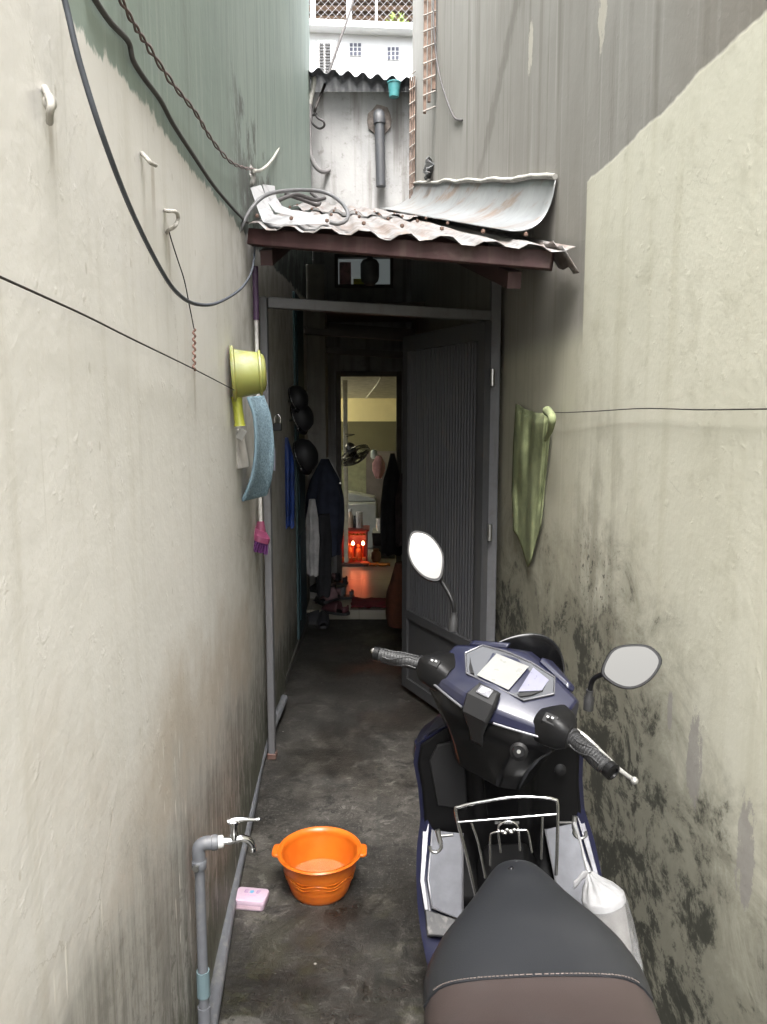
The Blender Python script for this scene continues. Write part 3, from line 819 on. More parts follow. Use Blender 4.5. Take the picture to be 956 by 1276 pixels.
# small corrugated awning on top of the house front
g = MT['rusty']
aw = MB()
za = at(440, 108, 7.2).z
aw.grid(lambda a, b: (-.72 + 1.02 * a, 7.08 + .9 * b, za + .10 - .10 * a + .05 * b + .022 * math.sin(a * 2 * PI * 8) - .0), 96, 4)
o = aw.build('awning_sheet', plain('dark_awning', (.045, .048, .055), .6, .0, var=.3), solid=.004, smooth=50)
tag(o, 'dark corrugated awning sheet along the top of the grey house front', 'awning')
p = at(491, 117, 7.1)
bk = empty('pail', (p.x, 7.05, at(491, 124, 7.1).z), 'small translucent teal pail hanging under the right end of the awning', 'pail')
MT['teal'] = plain('teal_plastic', (.055, .20, .21), .35)
MB().lathe([(.0, 0), (.042, 0), (.055, .11), (.052, .11), (.04, .006), (0, .006)], bk.location, n=20).build('body', MT['teal'], bk, smooth=40)
MB().lathe([(.052, .108), (.060, .112), (.060, .122), (.052, .122)], bk.location, n=20).build('rim', MT['teal'], bk, smooth=40)
# grey drain pipe on the house front
MT['pvc_dark'] = grimy('weathered_dark_pvc', (.055, .058, .065), (.12, .11, .10), .35, .55)
dp = empty('drain_pipe', (at(473, 232, 7.2).x, 7.22, at(473, 232, 7.2).z), 'thick grey drain pipe coming out of the house front above the canopy', 'pipe')
x, zb, zt2 = dp.location.x, dp.location.z, at(471, 148, 7.2).z
MB().tube([(x + .012, 7.21, zb), (x, 7.21, zt2 - .02)], .043, 18).build('pipe', MT['pvc_dark'], dp, smooth=40)
MB().tube(smooth_path([(x, 7.21, zt2 - .04), (x - .002, 7.215, zt2 + .01), (x - .004, 7.25, zt2 + .05), (x - .004, 7.33, zt2 + .055)], 6), .052, 18).build('elbow', MT['pvc_dark'], dp, smooth=40)
m = MB()
m.loft([[(x + .11 * (1 + .35 * nz(k * 1.9, 4)) * math.cos(2 * PI * k / 14), 7.318 - j * .018, zt2 + .02 + .13 * (1 + .3 * nz(k * 1.3, 9)) * math.sin(2 * PI * k / 14)) for k in range(14)] for j in range(2)])
m.build('patch', plain('pipe_patch', (.17, .145, .13), .9, var=.4, bump=.6, bscale=40), dp)
# white then grey pipe down the left edge
lp = empty('water_pipe', at(408, 214, 7.2), 'thin dirty white pipe running down the left edge of the grey house front', 'pipe')
pts = [at(u, v, d) for u, v, d in ((386, 92, 7.24), (391, 97, 7.2), (390, 110, 7.2), (386, 130, 7.2))]
MB().tube(smooth_path(pts, 6), .022, 10).build('upper_pipe', MT['cable_white'], lp, smooth=50)
pts = [at(u, v, d) for u, v, d in ((386, 130, 7.2), (386, 160, 7.2), (387, 190, 7.2), (393, 207, 7.2), (402, 214, 7.22), (410, 212, 7.31))]
MB().tube(smooth_path(pts, 6), .02, 10).build('lower_pipe', plain('grey_hose', (.19, .18, .18), .6), lp, smooth=50)
# rusty mesh strips on the right building
MT['rust_mesh'] = plain('rusty_mesh', (.15, .10, .075), .8, var=.35)
MT['trellis_wire'] = plain('pale_rust_wire', (.2, .18, .16), .7)
def mesh_strip(u0, v0, u1, v1, d0, d1, step, label):
    a = on_right(u0, v0); b = on_right(u0, v1)
    zt_, zb_ = EYE + _ray(u0, v0)[1] * d0, EYE + _ray(u0, v1)[1] * d0
    root = empty('wire_trellis', (rx(d0) - .06, d0, zb_), label, 'trellis', 'rusty wire strips hung on the right building')
    n_ = int((zt_ - zb_) / step)
    x0, x1 = rx(d0) - d1, rx(d0) - .012
    for i in range(n_ + 1):
        z = zb_ + (zt_ - zb_) * i / n_
        MB().tube([(x0 - .004, d0 - .012, z), (x1, d0 - .012, z + .035)], .006, 5).build('wire', MT['trellis_wire'], root)
    m = MB()
    for k, (a_, b_) in enumerate(((0, .26), (.36, .62), (.72, 1))):
        m.box((x0 + (x1 - x0) * a_, d0 + .012 * (k % 2), zb_ + .08 * k), (x0 + (x1 - x0) * b_, d0 + .03 + .012 * (k % 2), zt_))
    m.build('slat', MT['rust_mesh'], root)
mesh_strip(533, -40, 0, 140, 5.9, .10, .10, 'upper rusty wire strip on the grey building to the right of the gap')
mesh_strip(504, 95, 0, 255, 7.0, .06, .11, 'lower rusty wire strip close to the drain pipe')
# ragged rag / torn tin below
m = MB().grid(lambda a, b: Vector((rx(6.0 + .2 * a) - .03 - .03 * math.sin(b * 9 + a * 3), 6.0 + .2 * a, at(527, 220 - 20 * b, 6.1).z + .02 * nz(a * 5, b * 7))), 6, 10)
o = m.build('torn_tin', MT['flash'], solid=.003)
tag(o, 'torn scrap of tin stuck on the right building above the flashing', 'scrap')
# ------------------------------------------------------------------ cables
def cable(name, pts, r, mat, label, cat='cable', n=8, grp=None):
    o = MB().tube(smooth_path(pts, n), r, 8).build(name, mat, smooth=60)
    return tag(o, label, cat, grp)
L_ = on_left
cable('power_cable', [L_(72, -30, .03), L_(82, 5, .035), L_(100, 80, .045), L_(130, 175, .06), L_(165, 265, .06), L_(200, 335, .06), L_(222, 366, .06), L_(245, 379, .06), L_(272, 377, .06), L_(300, 360, .05), L_(313, 340, .04), L_(317, 318, .035), L_(318, 296, .04)], .0043, MT['cable_grey'],
      'single dark grey cable hanging in a long loop across the left wall')
cable('power_cable', [L_(108, -20, .008), L_(120, 2, .008), L_(138, 28, .008), L_(160, 52, .008), L_(166, 75, .008), L_(180, 98, .008), L_(200, 125, .008), L_(216, 155, .008), L_(240, 192, .008), L_(270, 236, .008), L_(302, 272, .008), L_(309, 277, .01)], .0052, MT['cable_dark'],
      'dark cable fixed along the edge of the cream paint on the left wall')
tw = smooth_path([L_(140, -20, .012), L_(165, 28, .012), L_(185, 60, .015), L_(215, 105, .015), L_(243, 140, .015), L_(262, 172, .015), L_(285, 200, .015), L_(303, 209, .015), L_(318, 211, .012)], 14)
root = empty('twin_wire', tw[-1], 'brown twisted pair of wires descending the green render on the left wall', 'wire')
for s_ in (0, PI):
    pt = []
    for i, p in enumerate(tw):
        a = i * .55 + s_; rr = .0035 + .004 * max(0, nz(i * .12, 3))
        pt.append(p + Vector((math.cos(a) * rr * .5 + .001, math.sin(a) * rr, math.cos(a) * rr)))
    MB().tube(pt, .0026, 6).build('strand', MT['cable_brown'], root, smooth=60)
cable('white_wire', [L_(316, 213, .02), L_(325, 212, .03), L_(336, 203, .04), L_(347, 185, .03), L_(357, 150, .02), L_(364, 115, .02), L_(368, 90, .02), L_(371, 72, .02)], .007, MT['cable_white'], 'dirty white wire climbing from the junction above the roof along the left building', 'wire')
cable('roof_cable', [at(294, 298, 3.1), at(300, 285, 3.12), at(312, 262, 3.15), at(330, 244, 3.2), at(355, 238, 3.3), at(385, 237, 3.4), at(408, 241, 3.45), at(425, 252, 3.4), at(433, 264, 3.3), at(432, 274, 3.2), at(422, 279, 3.15), at(411, 277, 3.15)], .008, MT['post_grey'],
      'stiff grey cable arching over the torn white sheets on the roof')
cable('hanging_wire', [at(447, -25, 9), at(436, 15, 8.6), at(422, 55, 8.0), at(405, 105, 7.4), at(395, 130, 7.1), at(392, 140, 7.1)], .013, MT['wire'], 'dark wire hanging down in front of the white building and the air conditioner', 'wire')
cable('wire_coil', [at(392, 140, 7.15), at(396, 147, 7.12), at(403, 151, 7.1), at(404, 157, 7.12), at(398, 160, 7.15), at(390, 154, 7.18), at(389, 145, 7.2), at(395, 142, 7.18)], .010, MT['cable_dark'], 'small tangle of dark wire at the left edge of the house front', 'wire')
cable('slack_wire', [on_right(540, -10, .05), on_right(541, 40, .05), on_right(546, 85, .03), on_right(556, 122, .03), on_right(566, 146, .01), on_right(576, 150, .005)], .006, MT['cable_dark'], 'slack dark wire running down the grey render to a nail on the right building', 'wire')
for i, pts in enumerate([[(345, 258), (360, 252), (372, 250), (392, 256), (405, 254)], [(356, 249), (375, 255), (395, 262), (398, 256), (388, 247)]]):
    cable('roof_wire', [at(u, v, 4.2 + .3 * i + .08 * k) + Vector((0, 0, .03)) for k, (u, v) in enumerate(pts)], .011, MT['cable_dark'],
          ['dark wire lying loosely curled on the back of the roof nearer the white strips', 'dark wire lying looped on the back of the roof nearer the house front'][i], 'wire', grp='wires on the roof')
# wire junction on the left wall
c0 = L_(314, 220, .008)
m = MB().ball((0, 0, 0), .026, .5, 1, 1.5, n=28)
for v in m.b.verts: v.co = v.co * (1 + .55 * nz(v.co.x * 60, v.co.y * 60, v.co.z * 60)) + c0
o = m.build('wire_joint', plain('plaster_lump', (.38, .37, .35), .9, var=.4, bump=.5), smooth=60); tag(o, 'lumpy wire joint on the left wall above the torn white sheets', 'wire joint')

# clothes lines and hooks
ln = cable('clothes_line', [L_(-60, 318, .03), L_(0, 345, .02), L_(60, 372, .02), L_(110, 395, .015), L_(170, 425, .02), L_(240, 459, .02), L_(292, 486, .03)], .0017, MT['wire'], 'thin dark wire line strung along the cream left wall', 'clothes line')
cable('clothes_line', [on_right(684, 513, .02), on_right(700, 514, .02), on_right(740, 512.5, .015), on_right(800, 509, .012), on_right(870, 510.5, .012), on_right(930, 510, .012), on_right(990, 509, .012)], .0016, MT['wire'], 'thin dark wire line strung along the yellowish right wall past the green cloth', 'clothes line')
MT['hook'] = plain('painted_hook', (.36, .345, .315), .7, var=.15, bump=.3)
def hook(pts, label, r=.0042):
    o = MB().tube(smooth_path(pts, 6), r, 8).build('wall_hook', MT['hook'], smooth=60)
    return tag(o, label, 'hook', 'painted iron hooks on the left wall')
hook([L_(206, 262, 0), L_(209, 263, .03), L_(219, 264, .045), L_(222, 272, .045), L_(218, 282, .04), L_(210, 287, .012), L_(208, 290, 0)], 'open loop of painted iron on the left wall, with a thin wire hanging below it')
hook([L_(176, 190, 0), L_(182, 196, .02), L_(188, 203, .03), L_(194, 206, .02)], 'short bent stub of painted iron on the left wall, midway between two other hooks')
hk = hook([L_(56, 110, 0), L_(60, 118, .02), L_(64, 130, .03), L_(62, 142, .025), L_(62, 152, .015)], 'thick knotted painted iron hook highest on the left wall', .005)
MB().ball(L_(62, 128, .02), .009, 1, 1, 1.3, n=10).build('knob', MT['hook'], hk, smooth=60)
hw = empty('hanging_wire', L_(242, 460, .02), 'rusty twisted wire hanging from the loop hook down to the left clothes line', 'wire')
MB().tube(smooth_path([L_(211, 289, .01), L_(214, 300, .008), L_(222, 325, .008), L_(230, 350, .01), L_(237, 385, .012), L_(242, 410, .012)], 6), .0016, 5).build('thin_wire', MT['wire'], hw, smooth=60)
a, b = L_(242, 410, .012), L_(242, 462, .018)
MB().tube([a.lerp(b, i / 30) + Vector((.003 * math.cos(i * 1.3), .004 * math.sin(i * 1.3), 0)) for i in range(31)], .003, 5).build('twist', plain('rust_twist', (.16, .09, .07), .8), hw, smooth=60)

# ------------------------------------------------------------------ things hung at the gate post
# dipper
pd_ = L_(305, 465, .0)
D0 = 2.98
dip = empty('dipper', at(303, 500, D0), 'yellow green plastic dipper hanging upside down by the gate post, handle pointing down', 'dipper')
g = G('dipper_plastic', 0.4); g.b.inputs['Subsurface Weight'].default_value = .15
P = g.obj(); f = g.noise(P, 16, 5, .65)
g.color(g.mix(g.mul(g.ss(f, .42, .66), g.ss(g.sep(P)[2], .06, .19)), (.27, .275, .075), (.36, .365, .26)))
MT['dipper'] = g.m
c = on_left(290, 466, .012)
ax = Vector((1, .18, .05)).normalized()
rr = .088
prof = [(rr + .008, -.004), (rr + .008, .006), (rr - .004, .01), (rr - .012, .05), (rr - .018, .092), (rr - .028, .108), (rr - .044, .113), (0, .115)]
MB().lathe(prof, c, ax, 36).build('bowl', MT['dipper'], dip, smooth=50, solid=.003)
MB().lathe([(rr - .016, .088), (rr - .009, .092), (rr - .009, .098), (rr - .018, .10)], c, ax, 36).build('base_ring', MT['dipper'], dip, smooth=50)
h0 = c + Vector((.012, 0, -rr + .01)); h1 = at(299, 531, c.y); h1.x = max(h1.x, lx(h1.y) + .02)
MB().tube([h0, h0.lerp(h1, .15), h0.lerp(h1, .5), h0.lerp(h1, .9), h1], lambda t: .021 - .004 * math.sin(t * PI), 12).build('handle', plain('dipper_handle', (.28, .295, .035), .4), dip, smooth=50)

# mop pad folded over a nail
mp = empty('mop_pad', at(318, 625, 3.3), 'curved blue grey terry mop pad hanging below the dipper', 'mop pad')
g = G('blue_terry', 0.95); P = g.obj()
f = g.noise(P, 130, 3, .7); f2 = g.noise(P, 22, 4)
g.color(g.mix(g.ss(f, .35, .65), (.085, .145, .185), (.22, .31, .365))); g.bump(f, 1.0, .006)
MT['terry'] = g.m
N = 28
LE = smooth_path([(309, 495, 0), (317, 520, 0), (319, 558, 0), (314, 594, 0), (303, 623, 0)], 7)
RE = smooth_path([(327, 493, 0), (336, 520, 0), (340, 558, 0), (338, 592, 0), (331, 616, 0)], 7)
def pad_pt(a, b):
    k = min(len(LE) - 1, round(a * (len(LE) - 1)))
    q = LE[k].lerp(RE[k], b)
    return at(q.x, q.y, 2.96 + .15 * b + .012 * math.sin(b * PI) + .01 * nz(a * 3, b * 3, 2))
o = MB().grid(pad_pt, N, 10).build('pad', MT['terry'], mp, smooth=60, solid=.016, bevel=.005)
m = MB()
for b in (0, 1): m.tube([pad_pt(i / N, b) for i in range(N + 1)], .0065, 8)
m.tube([pad_pt(1, j / 10) for j in range(11)], .0065, 8)
m.build('edging', plain('pad_edging', (.16, .24, .29), .8), o, smooth=60)
path2 = smooth_path([at(u, v, 2.90) for u, v in ((296, 535), (298, 552), (302, 575), (303, 583))], 6)
m = MB().grid(lambda a, b: path2[round(a * (len(path2) - 1))] + Vector((.02, .10, 0)) * (b - .5), len(path2) - 1, 4)
m.build('inner_face', plain('pad_backing', (.42, .40, .37), .9), mp, solid=.02, smooth=60)
p = at(301, 541, 2.86)
MB().box((p.x - .012, 2.85, p.z - .02), (p.x + .014, 2.86, p.z + .02), Matrix.Rotation(R(30), 3, 'Y')).build('care_tag', MT['white_tape'], mp)
p = at(339, 570, 3.5)
m = MB().grid(lambda a, b: at(337 + 6 * b, 555 + 28 * a + 4 * b, 3.42 + .1 * b), 5, 4)
o = m.build('paper_slip', plain('lilac_paper', (.36, .36, .46), .8), solid=.002); tag(o, 'small lilac slip showing behind the blue mop pad', 'slip')

# long handled brush hanging by the post
br = empty('scrub_brush', at(322, 680, 3.42), 'long pole scrubbing brush hanging head down at the gate post, pink head and purple bristles', 'brush')
a, b = at(318, 332, 3.4), at(325, 655, 3.4)
MB().tube([a, a.lerp(b, .20)], .013, 12).build('grip', plain('purple_grip', (.06, .03, .07), .5), br, smooth=50)
MB().tube([a.lerp(b, .20), b], .0085, 12).build('pole', plain('pale_pole', (.50, .49, .47), .35), br, smooth=50)
MB().tube([b + Vector((0, 0, .02)), b - Vector((0.002, 0, .05))], lambda t: .016 + .012 * t, 12).build('socket', plain('pink_plastic', (.22, .05, .10), .45), br, smooth=50)
hd = MB()
hc = at(321, 667, 3.4)
Mx = Matrix.Translation(hc) @ Matrix.Rotation(R(22), 4, 'Y') @ Matrix.Rotation(R(35), 4, 'Z')
hd.loft([[(x * k, y * k, z) for x, y in rrect(0, 0, .075, .15, .025)] for z, k in ((.03, .55), (.012, .95), (-.012, 1.0))]).xf(Mx).build('head', plain('pink_head', (.21, .045, .10), .45), br, smooth=40)
bm_ = MB()
for i in range(6):
    for j in range(10):
        x, y = -.028 + .0112 * i, -.062 + .0138 * j
        bm_.tube([(x, y, -.012), (x * 1.25 + random.gauss(0, .003), y * 1.18 + random.gauss(0, .003), -.058)], lambda t: .0045 + .0012 * t, 5)
bm_.xf(Mx).build('bristles', plain('purple_bristle', (.085, .015, .10), .6), br)

# floor pipe
cable('floor_pipe', [Vector((lx(-1.5) + .06, -1.5, .028)), Vector((lx(1) + .05, 1.0, .028)), on_floor(263, 1270, .028), on_floor(290, 1110, .028), on_floor(312, 1010, .03), on_floor(327, 940, .03), Vector((lx(4.2) + .03, 4.2, .03)) + Vector((.0, 0, .045))], .021, MT['pvc'], 'grey plastic pipe lying on the floor along the foot of the left wall', 'pipe')

# water tap on its riser
Tx = 2.02
e = at(245, 1078, 1.80)
TD = e.y; TX = max(e.x, lx(TD) + .028)
tz = at(252, 1052, TD).z
tap = empty('water_tap', (TX, TD, 0), 'chrome lever tap on a grey plastic riser pipe beside the left wall', 'tap')
MB().tube([(TX - .012, TD - .04, 0), (TX - .006, TD - .02, .12)], .021, 16).build('riser_pipe', MT['pvc'], tap, smooth=50) if False else None
MB().tube([(TX, TD, .0), (TX, TD, tz - .03)], .0130, 16).build('riser_pipe', MT['pvc'], tap, smooth=50)
zc = at(247, 1225, TD).z
MB().lathe([(.0135, -.035), (.0168, -.035), (.0168, .035), (.0135, .035)], (TX, TD, zc), n=20).build('coupling', MT['pvc_teal'], tap, smooth=40)
MB().lathe([(.0135, -.03), (.0165, -.03), (.0165, .02), (.0135, .02)], (TX, TD, zc - .085), n=20).build('coupling', MT['pvc'], tap, smooth=40)
MB().tube(smooth_path([(TX, TD, tz - .05), (TX, TD, tz - .012), (TX + .012, TD + .003, tz), (TX + .036, TD + .008, tz)], 6), .0172, 16).build('elbow', MT['pvc'], tap, smooth=50)
MB().lathe([(.0172, -.012), (.0188, -.01), (.0188, .01), (.0172, .012)], (TX, TD, tz - .052), n=18).build('clip', MT['pvc'], tap, smooth=40)
MB().lathe([(.004, 0), (.009, 0), (.008, .008), (0, .008)], (TX - .004, TD - .0175, tz - .052), (0, -1, 0), 10).build('clip_screw', MT['steel'], tap, smooth=40)
dx = Vector((1, .22, 0)).normalized()
b0 = Vector((TX + .036, TD + .008, tz))
MB().lathe([(.0172, -.006), (.0190, -.004), (.0190, .008), (.0172, .01)], b0, dx, 18, True, True).build('collar', MT['pvc'], tap, smooth=40)
MB().lathe([(.014, .008), (.0155, .01), (.0155, .022), (.0135, .024)], b0, dx, 18, True, True).build('tape', MT['white_tape'], tap, smooth=40)
q = lambda s_, z=0: b0 + dx * s_ + Vector((0, 0, z))
MB().tube(smooth_path([q(.022), q(.036), q(.05, .002), q(.068, .003), q(.084, -.004), q(.093, -.016), q(.095, -.030)], 6), lambda t: .0105 - .002 * t, 16).build('spout', MT['chrome'], tap, smooth=50)
MB().lathe([(.0085, 0), (.0095, .001), (.0095, .010), (.0085, .012)], q(.095, -.036), n=16, cap0=True).build('nozzle', MT['chrome'], tap, smooth=40)
MB().lathe([(.011, 0), (.011, .014), (.009, .017), (.009, .036), (.012, .038), (.012, .046), (0, .05)], q(.050, .004), n=18).build('bonnet', MT['chrome'], tap, smooth=40)
lv = [q(.036, .051), q(.050, .054), q(.075, .053), q(.10, .049), q(.113, .048)]
MB().tube(smooth_path(lv, 5), lambda t: .0078 - .004 * t + .002 * math.exp(-((t - .98) / .05) ** 2), 12).build('lever', MT['chrome'], tap, smooth=50)
MB().ball(q(.115, .048), .004, n=10).build('lever_tip', MT['black_plastic'], tap, smooth=50)

# orange basin
fb = on_floor(399, 1108)
bas = empty('basin', fb, 'round orange plastic basin with two lug handles, some water in it', 'basin')
g = G('orange_plastic', 0.32); g.b.inputs['Subsurface Weight'].default_value = .1
P = g.obj(); f = g.noise(P, 9, 4); zz = g.sep(P)[2]
g.color(g.mix(g.ss(f, .3, .7), (.50, .105, .008), (.58, .14, .012)))
wv = g.n('ShaderNodeTexWave'); g.put(wv.inputs['Vector'], P); wv.inputs['Scale'].default_value = 0
MT['orange'] = g.m
H_, RT, RB = .145, .138, .098
prof = [(0, .006), (RB - .012, .004), (RB - .004, .0), (RB, .004)]
for i in range(1, 13):
    t = i / 12; prof.append((RB + (RT - RB) * t ** .85 + (.0022 * math.sin(t * 40) if .32 < t < .72 else 0), H_ * t))
prof += [(RT + .009, H_ + .001), (RT + .013, H_ + .005), (RT + .009, H_ + .010), (RT - .002, H_ + .007), (RT - .008, H_ - .004)]
for i in range(11, 0, -1):
    t = i / 12; prof.append((RB - .004 + (RT - RB) * t ** .85, H_ * t))
prof += [(RB - .014, .012), (0, .011)]
MB().lathe(prof, fb, n=56).build('bowl', MT['orange'], bas, smooth=50)
for k_ in range(3):
    z_ = .070 + .013 * k_
    rr_ = RB + (RT - RB) * (z_ / H_) ** .85
    MB().tube([(fb.x + (rr_ + .0004) * math.cos(a), fb.y + (rr_ + .0004) * math.sin(a), fb.z + z_ + .006 * math.sin(a * 7)) for a in [2 * PI * i / 140 for i in range(140)]], .0022, 6, closed=True).build('wave_relief', MT['orange'], bas, smooth=60)
for s_ in (-1, 1):
    hp = []
    pts = rrect(0, 0, .036, .072, .016, 4)
    m = MB().loft([[(fb.x + s_ * (RT + .011) + x, fb.y + y, fb.z + H_ - .004 + z) for x, y in pts] for z in (0, .008, .0115)])
    m.build('lug', MT['orange'], bas, bevel=.003, smooth=40)
g = G('water', 0.03); g.b.inputs['Alpha'].default_value = 0.22; g.b.inputs['IOR'].default_value = 1.33
g.color((.55, .40, .25)); g.bump(g.noise(g.obj(), 14, 2), .12, .01)
MT['water'] = g.m
MB().lathe([(0, .052), (RB + .0075, .052)], fb, n=48).build('water', MT['water'], bas)

# soap box
sb0 = on_floor(313, 1126); sb0.x += .0
sp = empty('soap_box', sb0, 'pale pink plastic soap box lying on the floor next to the orange basin', 'soap box')
rotz = Matrix.Translation(sb0) @ Matrix.Rotation(R(-8), 4, 'Z')
W_, D_ = .115, .078
MT['pinkp'] = plain('pale_pink_plastic', (.47, .35, .43), .38, var=.05)
MB().loft([[(x * k, y * k, z) for x, y in rrect(0, 0, W_, D_, .014)] for z, k in ((0.0, .93), (.004, .96), (.021, .985))]).xf(rotz).build('tray', MT['pinkp'], sp, smooth=40)
m = MB()
for i in range(26):
    x = -W_ / 2 + .014 + (W_ - .028) * i / 25
    m.box((x - .0011, -D_ / 2 - .0005, .006), (x + .0011, -D_ / 2 + .002, .018))
m.xf(rotz).build('ribs', plain('soap_ribs', (.60, .44, .50), .5), sp)
MB().loft([[(x * k, y * k, z) for x, y in rrect(0, 0, W_, D_, .014)] for z, k in ((.0215, 1.0), (.029, 1.0), (.034, .97), (.0355, .90))]).xf(rotz).build('lid', MT['pinkp'], sp, smooth=40)
zt_ = .0358
mauve = plain('mauve_print', (.33, .20, .36), .5)
def letter(strokes):
    pr_ = MB()
    for k, (x0, y0, x1, y1) in enumerate(strokes): pr_.box((x0, y0, zt_), (x1, y1, zt_ + .0004 + .00005 * k))
    pr_.xf(rotz).build('letter', mauve, sp)
letter([(-.026, .006, -.023, .022), (-.0235, .019, -.012, .022), (-.0235, .006, -.012, .009), (-.0235, .0125, -.014, .0152)])
letter([(.016, .006, .019, .022), (.0185, .019, .030, .022), (.0185, .0125, .028, .0152), (.0185, .006, .025, .009)])
m = MB().prism([(.0 + .0095 * math.cos(2 * PI * k / 10) * (1 if k % 2 == 0 else .62), .013 + .0105 * math.sin(2 * PI * k / 10) * (1 if k % 2 == 0 else .62), zt_) for k in range(10)], (0, 0, .0004))
m.xf(rotz).build('print', plain('blue_print', (.12, .33, .50), .5), sp)
m = MB()
for i, x in enumerate((-.018, -.010, -.001, .007, .015)):
    m.box((x, -.009 + .003 * (i % 2), zt_), (x + .005, -.005 + .003 * (i % 2), zt_ + .0004))
m.xf(rotz).build('print', plain('rose_print', (.62, .28, .45), .5), sp)

# green cloth on the right line
gc = MB()
def lerp_t(k, a):
    for (x0, y0), (x1, y1) in zip(k, k[1:]):
        if a <= x1: return y0 + (y1 - y0) * (a - x0) / (x1 - x0)
    return k[-1][1]
def cloth_pt(a, b):
    top_v = 503 + 11 * a + 5 * math.sin(a * PI)
    bot = lerp_t(((0, 662), (.15, 668), (.35, 686), (.52, 707), (.66, 697), (.82, 676), (1, 655)), a)
    v = top_v + b * (bot - top_v)
    ul = lerp_t(((0, 643), (.3, 640), (.7, 638), (1, 640)), b); ur = lerp_t(((0, 688), (.2, 685), (.5, 681), (.8, 677), (1, 674)), b)
    a2 = a + .025 * math.sin(a * 19) * (1 - b)
    off = .028 + .008 * math.sin(a * 11 + b * 1.1) * (1 - .25 * b) + .005 * math.sin(a * 23 + 1.5 - b) * (1 - .7 * b) + .014 * nz(a * 2.5, b * 3, 4) - .012 * b
    if b < .04: off -= .012
    return on_right(ul + (ur - ul) * a2, v, max(.008, off))
gc.grid(cloth_pt, 40, 36)
MT['green_cloth'] = plain('green_cloth', (.20, .225, .115), .95, var=.22, scale=11, bump=.4, bscale=180)
gcl = gc.build('green_cloth', MT['green_cloth'], solid=.003, smooth=70)
tag(gcl, 'faded green cloth hung from the wire on the right wall next to the gate post', 'cloth')
knot = MB().tube(smooth_path([on_right(682, 512, .05), on_right(688, 520, .07), on_right(686, 535, .06), on_right(680, 548, .045)], 5), lambda t: .018 - .010 * t, 10).build('fold', MT['green_cloth'], gcl, smooth=60)
# ------------------------------------------------------------------ inside the passage
def garment(name, u, v0, v1, d, wpx, depth, mat, label, cat, folds=7, taper=(.5, 1, 1.05, .95), seed=1, group=None, lean=0.0, parts=None):
    """a cloth hung from one point: closed folded loft from the hanging point down"""
    pt, pb = at(u, v0, d), at(u, v1, d)
    half = abs(at(u + wpx / 2, v0, d).x - pt.x)
    root = empty(name, (pb.x, d, pb.z), label, cat, group)
    rings = []
    for j in range(25):
        t = j / 24
        k = 0
        n_ = len(taper) - 1
        i0 = min(int(t * n_), n_ - 1); k = taper[i0] + (taper[i0 + 1] - taper[i0]) * (t * n_ - i0)
        z = pt.z + (pb.z - pt.z) * t
        ring = []
        for i in range(48):
            a = 2 * PI * i / 48
            f = 1 + .16 * math.sin(a * folds + seed + t * 1.5) * min(1, t * 3) + .12 * nz(math.cos(a) * 1.5 + seed * 7, math.sin(a) * 1.5, t * 2.5)
            ring.append((pt.x + lean * t + math.cos(a) * half * k * f, d + math.sin(a) * depth * k * f, z + (.012 * math.sin(a * folds + seed) if j == 24 else 0)))
        rings.append(ring)
    o = MB().loft(rings).build('cloth', mat, root, smooth=60)
    return root
def cm(name, c, **k): return plain(name, c, .9, var=.25, scale=9, bump=.3, bscale=150, **k)
MT['navy_cloth'] = cm('navy_cloth', (.022, .027, .046)); MT['black_cloth'] = cm('black_cloth', (.02, .02, .023))
# blue raincoat, helmets, padlock
garment('raincoat', 356, 545, 656, 4.75, 19, .05, plain('blue_nylon', (.012, .035, .16), .5, var=.3), 'blue raincoat hanging on the left side of the passage just inside the gate', 'raincoat', 6, (.35, .9, 1, 1, 1, .9), 2)
lock = empty('padlock', at(346, 537, 4.0), 'dark padlock with steel shackle hanging inside the gate above the blue raincoat', 'padlock')
p = at(346, 537, 4.0)
MB().box((p.x - .022, p.y - .01, p.z), (p.x + .022, p.y + .01, p.z + .04)).build('body', MT['black_plastic'], lock, bevel=.005)
MB().tube(smooth_path([(p.x - .014, p.y, p.z + .038), (p.x - .014, p.y, p.z + .07), (p.x, p.y, p.z + .085), (p.x + .014, p.y, p.z + .07), (p.x + .014, p.y, p.z + .038)], 5), .004, 8).build('shackle', MT['chrome'], lock, smooth=50)
def helmet(u, v, d, r, label, lowered=False):
    c = at(u, v, d)
    root = empty('helmet', (c.x, c.y, c.z - r), label, 'helmet', 'dark helmets hung on the left side of the passage')
    q = Matrix.Translation(c) @ Matrix.Rotation(R(70), 4, 'Y') @ Matrix.Rotation(R(20), 4, 'X')
    prof = [(r, -.01), (r * 1.02, .01), (r * .98, r * .4), (r * .8, r * .75), (r * .45, r * .98), (0, r * 1.06)]
    MB().lathe(prof, n=28, sq=(1.12, .95)).xf(q).build('shell', plain('helmet_black', (.010, .010, .012), .6), root, smooth=60, solid=.006)
    MB().loft([[(r * (1.05 + .35 * e) * math.cos(t), r * (.95 + .35 * e) * math.sin(t), -.005 + .02 * (1 - e)) for t in [R(-55 + 11 * i) for i in range(11)]] for e in (0, 1)], closed=False).xf(q).build('visor', MT['black_gloss'], root, solid=.004, smooth=60)
    MB().tube([q @ Vector((r * 1.13 * math.cos(2 * PI * k / 30), r * .96 * math.sin(2 * PI * k / 30), 0)) for k in range(30)], .004, 6, closed=True).build('rim', MT['steel'], root, smooth=60)
    pth = [q @ Vector(x) for x in ((0, r * .9, 0), (0, r * .6, -r * .7), (0, 0, -r * 1.0), (0, -r * .6, -r * .7), (0, -r * .9, 0))]
    MB().tube(smooth_path(pth, 5), .007, 6).build('strap', MT['steel'] if not lowered else MT['black_cloth'], root, smooth=60)
helmet(369, 497, 5.0, .072, 'dark helmet hung highest on the left side of the passage')
helmet(373, 520, 5.05, .085, 'dark helmet hung in the middle, below the highest one')
